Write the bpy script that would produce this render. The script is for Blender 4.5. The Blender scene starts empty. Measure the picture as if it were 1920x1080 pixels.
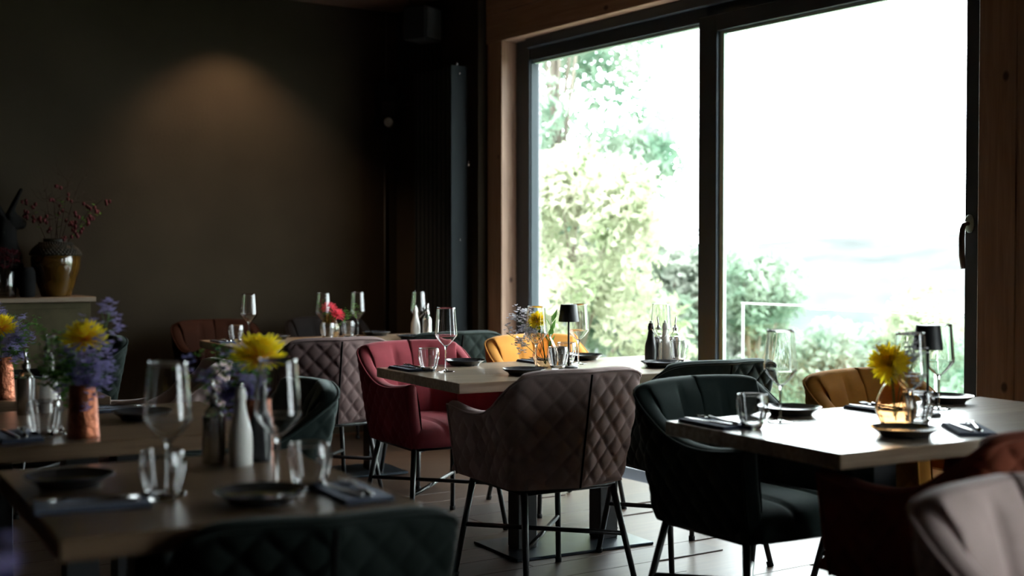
import bpy, math, random
from mathutils import Vector, Matrix
SC = bpy.context.scene
COL = SC.collection
R = math.radians
rng = random.Random(7)

# ------------------------------------------------------------------ camera, sky, exposure
cam_d = bpy.data.cameras.new('camera')
cam = bpy.data.objects.new('camera', cam_d); COL.objects.link(cam)
cam.location = (0, 0, 1.22)
cam.rotation_euler = (R(90) - math.atan(59 / 2400), 0, R(-33.9))
cam_d.sensor_width = 36; cam_d.lens = 45
cam_d.clip_start = 0.05; cam_d.clip_end = 600
cam_d.dof.use_dof = True; cam_d.dof.focus_distance = 5.1; cam_d.dof.aperture_fstop = 2.0
SC.camera = cam
w = bpy.data.worlds.new('overcast_sky'); SC.world = w; w.use_nodes = True
bg = w.node_tree.nodes['Background']
bg.inputs[0].default_value = (0.91, 0.96, 1.0, 1); bg.inputs[1].default_value = 17.0
SC.view_settings.view_transform = 'Standard'; SC.view_settings.look = 'None'
SC.view_settings.exposure = 0.0; SC.view_settings.gamma = 1.0
SC.view_settings.use_curve_mapping = False
cy = SC.cycles
cy.max_bounces = 12; cy.transmission_bounces = 10; cy.transparent_max_bounces = 24
cy.diffuse_bounces = 4; cy.glossy_bounces = 4
cy.sample_clamp_indirect = 6.0; cy.blur_glossy = 0.6
cy.use_denoising = True

# ------------------------------------------------------------------ materials
def mat(name, color, rough=0.5, metal=0.0, sheen=0.0, spec=0.5, coat=0.0, var=0.0, vscale=8.0, bump=0.0, bscale=200.0, vdist=(1, 1, 1)):
    m = bpy.data.materials.new(name); m.use_nodes = True
    nt = m.node_tree; p = nt.nodes['Principled BSDF']
    p.inputs['Base Color'].default_value = (*color, 1)
    p.inputs['Roughness'].default_value = rough
    p.inputs['Metallic'].default_value = metal
    p.inputs['Specular IOR Level'].default_value = spec
    if coat: p.inputs['Coat Weight'].default_value = coat; p.inputs['Coat Roughness'].default_value = 0.08
    if sheen:
        p.inputs['Sheen Weight'].default_value = sheen; p.inputs['Sheen Roughness'].default_value = 0.35
        mx = max(color) + 1e-6
        p.inputs['Sheen Tint'].default_value = tuple(0.55 + 0.45 * c / mx for c in color) + (1,)
    tc = nt.nodes.new('ShaderNodeTexCoord')
    mp = nt.nodes.new('ShaderNodeMapping'); mp.inputs['Scale'].default_value = vdist
    nt.links.new(tc.outputs['Object'], mp.inputs['Vector'])
    if var:
        n = nt.nodes.new('ShaderNodeTexNoise'); n.inputs['Scale'].default_value = vscale; n.inputs['Detail'].default_value = 4
        nt.links.new(mp.outputs[0], n.inputs['Vector'])
        rmp = nt.nodes.new('ShaderNodeValToRGB')
        rmp.color_ramp.elements[0].position = 0.3; rmp.color_ramp.elements[1].position = 0.7
        rmp.color_ramp.elements[0].color = tuple(max(0, c * (1 - var)) for c in color) + (1,)
        rmp.color_ramp.elements[1].color = tuple(min(1, c * (1 + var)) for c in color) + (1,)
        nt.links.new(n.outputs['Fac'], rmp.inputs[0]); nt.links.new(rmp.outputs[0], p.inputs['Base Color'])
    if bump:
        n2 = nt.nodes.new('ShaderNodeTexNoise'); n2.inputs['Scale'].default_value = bscale; n2.inputs['Detail'].default_value = 3
        nt.links.new(mp.outputs[0], n2.inputs['Vector'])
        b = nt.nodes.new('ShaderNodeBump'); b.inputs['Strength'].default_value = bump; b.inputs['Distance'].default_value = 0.004
        nt.links.new(n2.outputs['Fac'], b.inputs['Height']); nt.links.new(b.outputs[0], p.inputs['Normal'])
    return m

def wood(name, c0, c1, rough=0.4, axis=0, stretch=14.0, scale=5.0, knots=False, per_object=False, staves=0.0, bump=0.15):
    """long grain along axis; staves = width of the glued strips (0: none)"""
    m = bpy.data.materials.new(name); m.use_nodes = True
    nt = m.node_tree; L = nt.links; p = nt.nodes['Principled BSDF']
    p.inputs['Roughness'].default_value = rough
    tc = nt.nodes.new('ShaderNodeTexCoord')
    vec = tc.outputs['Object']
    if per_object:
        oi = nt.nodes.new('ShaderNodeObjectInfo')
        va = nt.nodes.new('ShaderNodeVectorMath'); va.operation = 'ADD'
        sc_ = nt.nodes.new('ShaderNodeVectorMath'); sc_.operation = 'SCALE'; sc_.inputs['Scale'].default_value = 13.0
        cb = nt.nodes.new('ShaderNodeCombineXYZ')
        for k in range(3): L.new(oi.outputs['Random'], cb.inputs[k])
        L.new(cb.outputs[0], sc_.inputs[0]); L.new(vec, va.inputs[0]); L.new(sc_.outputs[0], va.inputs[1]); vec = va.outputs[0]
    mp = nt.nodes.new('ShaderNodeMapping')
    s = [stretch] * 3; s[axis] = 1.0; mp.inputs['Scale'].default_value = s
    L.new(vec, mp.inputs['Vector'])
    n = nt.nodes.new('ShaderNodeTexNoise'); n.inputs['Scale'].default_value = scale; n.inputs['Detail'].default_value = 6; n.inputs['Distortion'].default_value = 0.6
    L.new(mp.outputs[0], n.inputs['Vector'])
    rmp = nt.nodes.new('ShaderNodeValToRGB')
    rmp.color_ramp.elements[0].position = 0.32; rmp.color_ramp.elements[1].position = 0.68
    rmp.color_ramp.elements[0].color = (*c0, 1); rmp.color_ramp.elements[1].color = (*c1, 1)
    L.new(n.outputs['Fac'], rmp.inputs[0]); out = rmp.outputs[0]
    def mult(a, val_socket, amt):
        mx = nt.nodes.new('ShaderNodeMix'); mx.data_type = 'RGBA'; mx.blend_type = 'MULTIPLY'; mx.inputs[0].default_value = amt
        L.new(a, mx.inputs[6]); L.new(val_socket, mx.inputs[7]); return mx.outputs[2]
    if staves:
        mp2 = nt.nodes.new('ShaderNodeMapping'); s2 = [0.0] * 3
        other = [k for k in range(2) if k != axis][0]
        s2[other] = 1 / staves; s2[axis] = 0.9; mp2.inputs['Scale'].default_value = s2
        L.new(vec, mp2.inputs['Vector'])
        sn = nt.nodes.new('ShaderNodeVectorMath'); sn.operation = 'FLOOR'; L.new(mp2.outputs[0], sn.inputs[0])
        wn = nt.nodes.new('ShaderNodeTexWhiteNoise'); wn.noise_dimensions = '3D'; L.new(sn.outputs[0], wn.inputs['Vector'])
        mr = nt.nodes.new('ShaderNodeMapRange'); mr.inputs['To Min'].default_value = 0.62; mr.inputs['To Max'].default_value = 1.0
        L.new(wn.outputs['Value'], mr.inputs['Value']); out = mult(out, mr.outputs[0], 1.0)
    if per_object:
        mr = nt.nodes.new('ShaderNodeMapRange'); mr.inputs['To Min'].default_value = 0.6; mr.inputs['To Max'].default_value = 1.1
        L.new(oi.outputs['Random'], mr.inputs['Value']); out = mult(out, mr.outputs[0], 1.0)
    if knots:
        v = nt.nodes.new('ShaderNodeTexVoronoi'); v.inputs['Scale'].default_value = 6.0
        mpk = nt.nodes.new('ShaderNodeMapping'); sk = [1.0] * 3; sk[axis] = 0.7; mpk.inputs['Scale'].default_value = sk
        L.new(vec, mpk.inputs['Vector']); L.new(mpk.outputs[0], v.inputs['Vector'])
        kr = nt.nodes.new('ShaderNodeValToRGB')
        kr.color_ramp.elements[0].position = 0.055; kr.color_ramp.elements[0].color = (0.12, 0.06, 0.035, 1)
        kr.color_ramp.elements[1].position = 0.11; kr.color_ramp.elements[1].color = (1, 1, 1, 1)
        L.new(v.outputs['Distance'], kr.inputs[0]); out = mult(out, kr.outputs[0], 0.9)
    L.new(out, p.inputs['Base Color'])
    b = nt.nodes.new('ShaderNodeBump'); b.inputs['Strength'].default_value = bump; b.inputs['Distance'].default_value = 0.003
    L.new(n.outputs['Fac'], b.inputs['Height']); L.new(b.outputs[0], p.inputs['Normal'])
    return m

def glass(name, color=(1, 1, 1), rough=0.0, ior=1.48):
    m = bpy.data.materials.new(name); m.use_nodes = True
    p = m.node_tree.nodes['Principled BSDF']
    p.inputs['Base Color'].default_value = (*color, 1); p.inputs['Transmission Weight'].default_value = 1
    p.inputs['Roughness'].default_value = rough; p.inputs['IOR'].default_value = ior
    return m

def pane_glass(name, tint=(0.97, 1.0, 0.99)):
    m = bpy.data.materials.new(name); m.use_nodes = True
    nt = m.node_tree; nt.nodes.remove(nt.nodes['Principled BSDF'])
    out = nt.nodes['Material Output']
    t = nt.nodes.new('ShaderNodeBsdfTransparent'); t.inputs[0].default_value = (*tint, 1)
    g = nt.nodes.new('ShaderNodeBsdfGlossy'); g.inputs['Roughness'].default_value = 0.02
    lw = nt.nodes.new('ShaderNodeLayerWeight'); lw.inputs['Blend'].default_value = 0.5
    pw = nt.nodes.new('ShaderNodeMath'); pw.operation = 'POWER'; pw.inputs[1].default_value = 5.0
    f = nt.nodes.new('ShaderNodeMath'); f.operation = 'MULTIPLY_ADD'; f.inputs[1].default_value = 0.9; f.inputs[2].default_value = 0.03
    nt.links.new(lw.outputs['Facing'], pw.inputs[0]); nt.links.new(pw.outputs[0], f.inputs[0])
    mx = nt.nodes.new('ShaderNodeMixShader')
    nt.links.new(f.outputs[0], mx.inputs[0]); nt.links.new(t.outputs[0], mx.inputs[1]); nt.links.new(g.outputs[0], mx.inputs[2])
    nt.links.new(mx.outputs[0], out.inputs['Surface'])
    return m

def leafy(name, c0, c1, trans=0.5):
    m = bpy.data.materials.new(name); m.use_nodes = True
    nt = m.node_tree; nt.nodes.remove(nt.nodes['Principled BSDF']); L = nt.links
    out = nt.nodes['Material Output']
    tc = nt.nodes.new('ShaderNodeTexCoord')
    n = nt.nodes.new('ShaderNodeTexNoise'); n.inputs['Scale'].default_value = 2.2; n.inputs['Detail'].default_value = 6
    L.new(tc.outputs['Object'], n.inputs['Vector'])
    rmp = nt.nodes.new('ShaderNodeValToRGB'); rmp.color_ramp.elements[0].position = 0.35; rmp.color_ramp.elements[1].position = 0.65
    rmp.color_ramp.elements[0].color = (*c0, 1); rmp.color_ramp.elements[1].color = (*c1, 1)
    L.new(n.outputs['Fac'], rmp.inputs[0])
    d = nt.nodes.new('ShaderNodeBsdfDiffuse'); t = nt.nodes.new('ShaderNodeBsdfTranslucent'); mx = nt.nodes.new('ShaderNodeMixShader')
    mx.inputs[0].default_value = trans
    L.new(rmp.outputs[0], d.inputs[0]); L.new(rmp.outputs[0], t.inputs[0])
    L.new(d.outputs[0], mx.inputs[1]); L.new(t.outputs[0], mx.inputs[2]); L.new(mx.outputs[0], out.inputs['Surface'])
    return m

def velvet(name, color, sheen=0.22):
    return mat(name, color, rough=0.85, sheen=sheen, spec=0.08, var=0.22, vscale=5.5, bump=0.12, bscale=420)

MT = {}
MT['mauve'] = velvet('mauve_velvet', (0.36, 0.265, 0.25), 0.4)
MT['red'] = velvet('wine_red_velvet', (0.20, 0.036, 0.045))
MT['green'] = velvet('bottle_green_velvet', (0.026, 0.038, 0.035), 0.36)
MT['ochre'] = velvet('ochre_velvet', (0.46, 0.20, 0.04))
MT['rust'] = velvet('rust_velvet', (0.15, 0.036, 0.018), 0.15)
MT['rust_shaded'] = velvet('rust_velvet_shaded', (0.014, 0.0035, 0.0011), 0.0)  # the rust velvet, darkened so the far wall's dimness sits in its colour
MT['mauve_shaded'] = velvet('mauve_velvet_shaded', (0.135, 0.092, 0.088), 0.12)  # same mauve velvet with the far table's weaker light put into the colour
MT['green_shaded'] = velvet('bottle_green_velvet_shaded', (0.012, 0.017, 0.015), 0.10)  # bottle green velvet again, shade of the dim seats mixed into its colour
MT['black'] = velvet('black_velvet', (0.006, 0.005, 0.005), 0.02)
MT['black_metal'] = mat('black_powder_coat', (0.012, 0.013, 0.014), 0.38, 0.0, spec=0.5)
MT['base_steel'] = mat('blackened_steel', (0.035, 0.045, 0.055), 0.32, 0.9, var=0.3, vscale=9)
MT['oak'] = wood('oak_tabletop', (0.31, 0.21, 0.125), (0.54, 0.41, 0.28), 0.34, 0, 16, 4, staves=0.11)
MT['oak'].node_tree.nodes['Principled BSDF'].inputs['Coat Weight'].default_value = 0.6
MT['oak'].node_tree.nodes['Principled BSDF'].inputs['Specular IOR Level'].default_value = 0.6
MT['oak_shaded'] = wood('oak_tabletop_shaded', (0.13, 0.078, 0.042), (0.23, 0.15, 0.088), 0.30, 0, 16, 4, staves=0.11)  # the table oak with the left side's shade put into its colour
MT['oak'].node_tree.nodes['Principled BSDF'].inputs['Coat Roughness'].default_value = 0.16
MT['floor'] = wood('brown_oak_floor', (0.022, 0.0115, 0.0065), (0.046, 0.026, 0.016), 0.42, 0, 12, 3.5, per_object=True)
MT['floor'].node_tree.nodes['Principled BSDF'].inputs['Specular IOR Level'].default_value = 0.25
MT['spruce_v'] = wood('spruce_upright', (0.23, 0.132, 0.085), (0.33, 0.21, 0.14), 0.5, 2, 14, 3.0, knots=True)
MT['spruce_h'] = wood('spruce_beam', (0.23, 0.132, 0.085), (0.33, 0.21, 0.14), 0.5, 1, 14, 3.0, knots=True)
MT['ceil'] = wood('dark_ceiling_boards', (0.05, 0.025, 0.016), (0.08, 0.042, 0.026), 0.6, 0, 12, 3)
MT['plaster'] = mat('taupe_clay_plaster', (0.019, 0.0148, 0.0098), 0.95, spec=0.06, var=0.2, vscale=1.6, bump=0.25, bscale=60)
MT['frame'] = mat('anthracite_aluminium', (0.036, 0.048, 0.060), 0.42, 0.0, spec=0.5)
MT['alu'] = mat('grey_aluminium_bead', (0.34, 0.44, 0.38), 0.6, 0.0, spec=0.3)
MT['bead'] = mat('dark_blue_grey_bead', (0.035, 0.048, 0.055), 0.6, spec=0.2)
MT['pane'] = pane_glass('window_glass')
MT['rail_glass'] = pane_glass('balcony_glass', (0.95, 1.0, 0.97))
MT['steel'] = mat('brushed_steel', (0.62, 0.62, 0.62), 0.22, 1.0)
MT['white_steel'] = mat('white_rail', (0.85, 0.85, 0.85), 0.4)
MT['handle'] = mat('bronze_handle', (0.12, 0.10, 0.09), 0.3, 0.8)
MT['glass'] = glass('clear_glass')
MT['blush'] = glass('blush_glass', (1.0, 0.83, 0.66))
MT['peach'] = glass('peach_glass', (1.0, 0.72, 0.46))
MT['amber'] = glass('amber_glass', (0.95, 0.80, 0.45))
MT['bottle_glass'] = glass('grey_green_glass', (0.8, 0.85, 0.75))
MT['plate'] = mat('dark_stoneware', (0.020, 0.022, 0.026), 0.16, spec=0.6, var=0.3, vscale=30)
MT['napkin'] = mat('slate_blue_linen', (0.040, 0.052, 0.085), 0.85, sheen=0.2, bump=0.3, bscale=900)
MT['shade'] = mat('matt_black_metal', (0.010, 0.010, 0.011), 0.5)
MT['white_gloss'] = mat('white_lacquer', (0.62, 0.60, 0.57), 0.35)
MT['black_gloss'] = mat('black_lacquer', (0.008, 0.008, 0.010), 0.35)
MT['dark_liquid'] = mat('dark_vinegar', (0.02, 0.01, 0.008), 0.1)
MT['copper'] = mat('hammered_copper', (0.29, 0.10, 0.055), 0.42, 1.0, var=0.35, vscale=60, bump=0.9, bscale=90)
MT['yellow'] = leafy('yellow_petal', (0.88, 0.62, 0.01), (0.95, 0.78, 0.03), 0.72)
MT['orange_heart'] = mat('orange_flower_heart', (0.62, 0.16, 0.03), 0.7)
def two_tone(name, inner, outer, r0, r1):
    m = leafy(name, inner, outer, 0.65); nt = m.node_tree
    tc = next(n for n in nt.nodes if n.type == 'TEX_COORD'); ra = next(n for n in nt.nodes if n.type == 'VALTORGB')
    ln = nt.nodes.new('ShaderNodeVectorMath'); ln.operation = 'LENGTH'; nt.links.new(tc.outputs['Object'], ln.inputs[0])
    mr = nt.nodes.new('ShaderNodeMapRange'); mr.inputs['From Min'].default_value = r0; mr.inputs['From Max'].default_value = r1
    nt.links.new(ln.outputs['Value'], mr.inputs['Value']); nt.links.new(mr.outputs[0], ra.inputs[0])
    ra.color_ramp.elements[0].position = 0.0; ra.color_ramp.elements[1].position = 1.0
    return m
MT['yellow_orange'] = two_tone('yellow_orange_petal', (0.85, 0.30, 0.05), (0.96, 0.80, 0.03), 0.014, 0.040)
MT['pink'] = leafy('pink_petal', (0.72, 0.085, 0.12), (0.85, 0.14, 0.19), 0.4)
MT['lilac'] = leafy('lilac_blossom', (0.30, 0.26, 0.50), (0.44, 0.40, 0.64), 0.5)
MT['pale_blossom'] = leafy('pale_blossom', (0.66, 0.65, 0.72), (0.85, 0.85, 0.88), 0.75)
MT['stem'] = mat('green_stem', (0.07, 0.14, 0.03), 0.6)
MT['leaf'] = leafy('green_leaf', (0.08, 0.20, 0.04), (0.16, 0.32, 0.08), 0.5)
MT['berry'] = mat('red_hip', (0.045, 0.003, 0.006), 0.5, spec=0.15)
MT['twig'] = mat('brown_twig', (0.02, 0.010, 0.007), 0.8, spec=0.1)
MT['dried'] = mat('dried_dark_red_bloom', (0.035, 0.005, 0.008), 0.9, spec=0.05)
MT['urn'] = mat('amber_brown_glaze', (0.038, 0.019, 0.003), 0.12, var=0.5, vscale=6, spec=0.6)
MT['urn_collar'] = mat('dark_clay_collar', (0.010, 0.0075, 0.0035), 0.6, spec=0.2, var=0.3, vscale=40)
MT['matt_black'] = mat('matt_black_clay', (0.005, 0.005, 0.005), 0.85, spec=0.05)
MT['patina'] = mat('green_grey_patina', (0.040, 0.034, 0.018), 0.85, spec=0.1, var=0.35, vscale=7)
MT['sideboard_top'] = wood('sideboard_top', (0.06, 0.038, 0.02), (0.09, 0.06, 0.032), 0.5, 0, 12, 4)
MT['radiator'] = mat('anthracite_radiator', (0.014, 0.018, 0.020), 0.75, spec=0.15)
MT['dark_plastic'] = mat('black_plastic', (0.008, 0.008, 0.008), 0.8, spec=0.12)
MT['lens'] = mat('grey_sensor_dome', (0.45, 0.45, 0.45), 0.3)
MT['cable'] = mat('black_cable', (0.01, 0.01, 0.01), 0.6)
MT['foliage_a'] = leafy('broadleaf_green', (0.11, 0.19, 0.13), (0.37, 0.43, 0.34))
MT['foliage_b'] = leafy('yellow_green_shrub', (0.215, 0.27, 0.145), (0.54, 0.53, 0.42))
MT['foliage_c'] = leafy('pale_green_shrub', (0.175, 0.25, 0.175), (0.50, 0.51, 0.46))
MT['bark'] = mat('grey_bark', (0.22, 0.18, 0.15), 0.9)
MT['grass'] = mat('meadow_grass', (0.16, 0.21, 0.10), 0.95, var=0.4, vscale=0.8)
MT['hill'] = mat('far_pale_hillside', (0.078, 0.083, 0.081), 1.0, var=0.28, vscale=0.12, spec=0.0)
MT['deck'] = mat('pale_terrace_slabs', (0.62, 0.60, 0.57), 0.8, var=0.1, vscale=4)

# ------------------------------------------------------------------ mesh helpers
class MB:
    def __init__(s): s.v = []; s.f = []
    def add(s, vs, fs):
        o = len(s.v); s.v += [tuple(p) for p in vs]; s.f += [tuple(i + o for i in q) for q in fs]; return s
    def box(s, x0, x1, y0, y1, z0, z1, b=0.0):
        if not b:
            vs = [(x, y, z) for z in (z0, z1) for y in (y0, y1) for x in (x0, x1)]
            return s.add(vs, [(0, 2, 3, 1), (4, 5, 7, 6), (0, 1, 5, 4), (2, 6, 7, 3), (0, 4, 6, 2), (1, 3, 7, 5)])
        rings = []                                        # chamfered box
        for z, i in ((z0, b), (z0 + b, 0), (z1 - b, 0), (z1, b)):
            X0, X1, Y0, Y1 = x0 + i, x1 - i, y0 + i, y1 - i; c = b
            rings.append([(X0 + c, Y0, z), (X1 - c, Y0, z), (X1, Y0 + c, z), (X1, Y1 - c, z), (X1 - c, Y1, z), (X0 + c, Y1, z), (X0, Y1 - c, z), (X0, Y0 + c, z)])
        vs = [p for r_ in rings for p in r_]
        fs = [tuple(reversed(range(8))), tuple(range(24, 32))]
        for k in range(3):
            for i in range(8): fs.append((k * 8 + i, k * 8 + (i + 1) % 8, (k + 1) * 8 + (i + 1) % 8, (k + 1) * 8 + i))
        return s.add(vs, fs)
    def path(s, pts, rad, seg=8, cap=True):
        pts = [Vector(p) for p in pts]; n = len(pts)
        rs = rad if isinstance(rad, (list, tuple)) else [rad] * n
        vs = []; up = None
        for i, p in enumerate(pts):
            t = (pts[min(i + 1, n - 1)] - pts[max(i - 1, 0)]).normalized()
            if up is None:
                a = Vector((0, 0, 1)) if abs(t.z) < 0.9 else Vector((1, 0, 0)); up = (a - t * a.dot(t)).normalized()
            else:
                up = up - t * up.dot(t)
                up = up.normalized() if up.length > 1e-6 else t.orthogonal().normalized()
            q = t.cross(up)
            for k in range(seg):
                an = 2 * math.pi * k / seg; vs.append(p + (up * math.cos(an) + q * math.sin(an)) * rs[i])
        fs = [(i * seg + k, i * seg + (k + 1) % seg, (i + 1) * seg + (k + 1) % seg, (i + 1) * seg + k) for i in range(n - 1) for k in range(seg)]
        if cap: fs += [tuple(reversed(range(seg))), tuple(range((n - 1) * seg, n * seg))]
        return s.add(vs, fs)
    def lathe(s, prof, seg=32, c=(0, 0, 0), fl=None):
        vs = []; rows = []
        for (r_, z) in prof:
            if r_ < 1e-6: rows.append([len(vs)]); vs.append((c[0], c[1], c[2] + z))
            else:
                row = []
                for k in range(seg):
                    an = 2 * math.pi * k / seg
                    q = r_ * (fl(an, z) if fl else 1.0)
                    row.append(len(vs)); vs.append((c[0] + q * math.cos(an), c[1] + q * math.sin(an), c[2] + z))
                rows.append(row)
        fs = []
        for a, b in zip(rows, rows[1:]):
            if len(a) == 1 and len(b) == 1: continue
            for k in range(seg):
                k2 = (k + 1) % seg
                if len(a) == 1: fs.append((a[0], b[k2], b[k]))
                elif len(b) == 1: fs.append((a[k], a[k2], b[0]))
                else: fs.append((a[k], a[k2], b[k2], b[k]))
        return s.add(vs, fs)
    def blob(s, c, r_, seg=8, rows=5, sq=(1, 1, 1)):
        prof = [(math.sin(math.pi * i / rows), -math.cos(math.pi * i / rows)) for i in range(rows + 1)]
        t = MB().lathe([(max(0, a), b) for a, b in prof], seg)
        return s.add([(c[0] + x * r_ * sq[0], c[1] + y * r_ * sq[1], c[2] + z * r_ * sq[2]) for x, y, z in t.v], t.f)
    def mesh(s, name, smooth=True, merge=False):
        me = bpy.data.meshes.new(name); me.from_pydata(s.v, [], s.f); me.validate()
        if merge:
            import bmesh
            bm = bmesh.new(); bm.from_mesh(me); bmesh.ops.remove_doubles(bm, verts=bm.verts, dist=1e-5)
            bmesh.ops.recalc_face_normals(bm, faces=bm.faces); bm.to_mesh(me); bm.free()
        if smooth: me.polygons.foreach_set('use_smooth', [True] * len(me.polygons))
        me.update(); return me
    def build(s, name, m, parent=None, smooth=True, loc=(0, 0, 0), rot=(0, 0, 0), merge=False):
        return put(s.mesh(name, smooth, merge), name, m, parent, loc, rot)

def put(me, name, m, parent=None, loc=(0, 0, 0), rot=(0, 0, 0)):
    o = bpy.data.objects.new(name, me); COL.objects.link(o)
    if not len(me.materials): me.materials.append(m)
    o.parent = parent; o.location = loc; o.rotation_euler = rot
    o.material_slots[0].link = 'OBJECT'; o.material_slots[0].material = m
    return o
def sharp(o, ang=35):
    me = o.data
    me.polygons.foreach_set('use_smooth', [True] * len(me.polygons))
    try: me.set_sharp_from_angle(angle=R(ang))
    except Exception: pass
    return o
def tag(o, label=None, cat=None, group=None, kind=None):
    if label: o['label'] = label
    if cat: o['category'] = cat
    if group: o['group'] = group
    if kind: o['kind'] = kind
    return o
def thing(name, label, cat, loc=(0, 0, 0), rz=0.0, group=None):
    o = bpy.data.objects.new(name, None); COL.objects.link(o); o.empty_display_size = 0.1
    o.location = loc; o.rotation_euler = (0, 0, R(rz))
    return tag(o, label, cat, group)
def structure(name): 
    o = bpy.data.objects.new(name, None); COL.objects.link(o); o['kind'] = 'structure'; return o
def children(o): return [c for c in bpy.data.objects if c.parent == o]
KIDS = {}
def dup(root, loc, rz, label, group=None):
    """a copy of a thing with copies of its parts and their sub-parts"""
    if root not in KIDS: KIDS[root] = [(c, children(c)) for c in children(root)]
    r_ = root.copy(); COL.objects.link(r_); r_.location = loc; r_.rotation_euler = (0, 0, R(rz)); r_['label'] = label
    if group: r_['group'] = group
    parts = []
    for c, subs in KIDS[root]:
        d = c.copy(); COL.objects.link(d); d.parent = r_; parts.append(d)
        for g in subs:
            e = g.copy(); COL.objects.link(e); e.parent = d; parts.append(e)
    return r_, parts
PROTO = {}
def place(kind, make, loc, rz, label, group=None):
    """the first call builds the thing, later calls copy it"""
    if kind not in PROTO:
        o = make(); o.location = loc; o.rotation_euler = (0, 0, R(rz)); o['label'] = label
        if group: o['group'] = group
        PROTO[kind] = o; KIDS[o] = [(c, children(c)) for c in children(o)]
        return o, [c for c, _ in KIDS[o]]
    return dup(PROTO[kind], loc, rz, label, group)

# ------------------------------------------------------------------ room shell
W0, W1, W2, W3 = 4.39, 4.45, 4.56, 4.62
CEIL, YEND, XL, YB = 2.94, 8.0, -3.2, -4.0
def struct(name, mb, m, smooth=False, parent=None):
    o = mb.build(name, m, parent, smooth); 
    if parent is None: o['kind'] = 'structure'
    return o
floor = struct('floor', MB().box(XL, W1, YB, YEND, -0.2, -0.006), MT['floor'])
pl = MB().box(-0.6, 0.6, -0.0965, 0.0965, -0.006, 0.0, 0.002).mesh('plank', False)
rows_ = 0
for j in range(int((6.0 - 0.6) / 0.195)):
    y = 0.7 + j * 0.195
    off = (0.37 * j) % 1.2
    for i in range(-1, 4):
        x = 0.4 + i * 1.203 + off
        if x - 0.6 < 0.2 or x + 0.6 > W0 - 0.02: continue
        put(pl, 'plank', MT['floor'], floor, (x, y, 0))
struct('ceiling', MB().box(XL, W3, YB, YEND, CEIL, CEIL + 0.2), MT['ceil'])
struct('wall_back', MB().box(XL, W3 + 0.07, YEND, YEND + 0.25, -0.2, CEIL + 0.2), MT['plaster'])
struct('wall_left', MB().box(XL - 0.25, XL, YB, YEND, -0.2, CEIL + 0.2), MT['plaster'])
struct('wall_front', MB().box(XL, W3 + 0.07, YB - 0.25, YB, -0.2, CEIL + 0.2), MT['plaster'])
Y1, Y0 = 6.74, 3.25                                   # big window opening
wr = MB()
wr.box(W0, W3 + 0.07, 6.92, YEND, -0.2, CEIL)          # plastered pier behind the radiator
struct('wall_right', wr, MT['plaster'])
A0, A1 = -2.4, 0.25                                   # second window, nearer than the frame shows
wt = MB()
wt.box(W1 + 0.004, W3 + 0.07, A1, 3.0745, -0.2, CEIL)
wt.box(W1 + 0.004, W3 + 0.07, YB, A0, -0.2, CEIL)
wt.box(W1 + 0.004, W3 + 0.07, A0, A1, 2.575, CEIL)
struct('wall_window_side', wt, MT['spruce_v'])
# spruce posts and lintel round the big window
struct('trim_1', MB().box(W1, W3 + 0.07, Y1, 6.89, -0.1, 2.575, 0.004), MT['spruce_v'])
struct('trim_2', MB().box(W1 + 0.012, W3 + 0.07, 6.893, 6.92, -0.1, 2.575), MT['spruce_v'])
struct('trim_3', MB().box(W1, W3 + 0.07, 3.075, Y0, -0.1, 2.575, 0.004), MT['spruce_v'])
t4 = struct('trim_4', MB().box(W1, W3 + 0.07, 3.05, 6.92, 2.575, 2.755, 0.003), MT['spruce_h'])
t5 = struct('trim_5', MB().box(W1 - 0.001, W3 + 0.07, 3.05, 6.92, 2.758, CEIL, 0.003), MT['spruce_h'])

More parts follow.
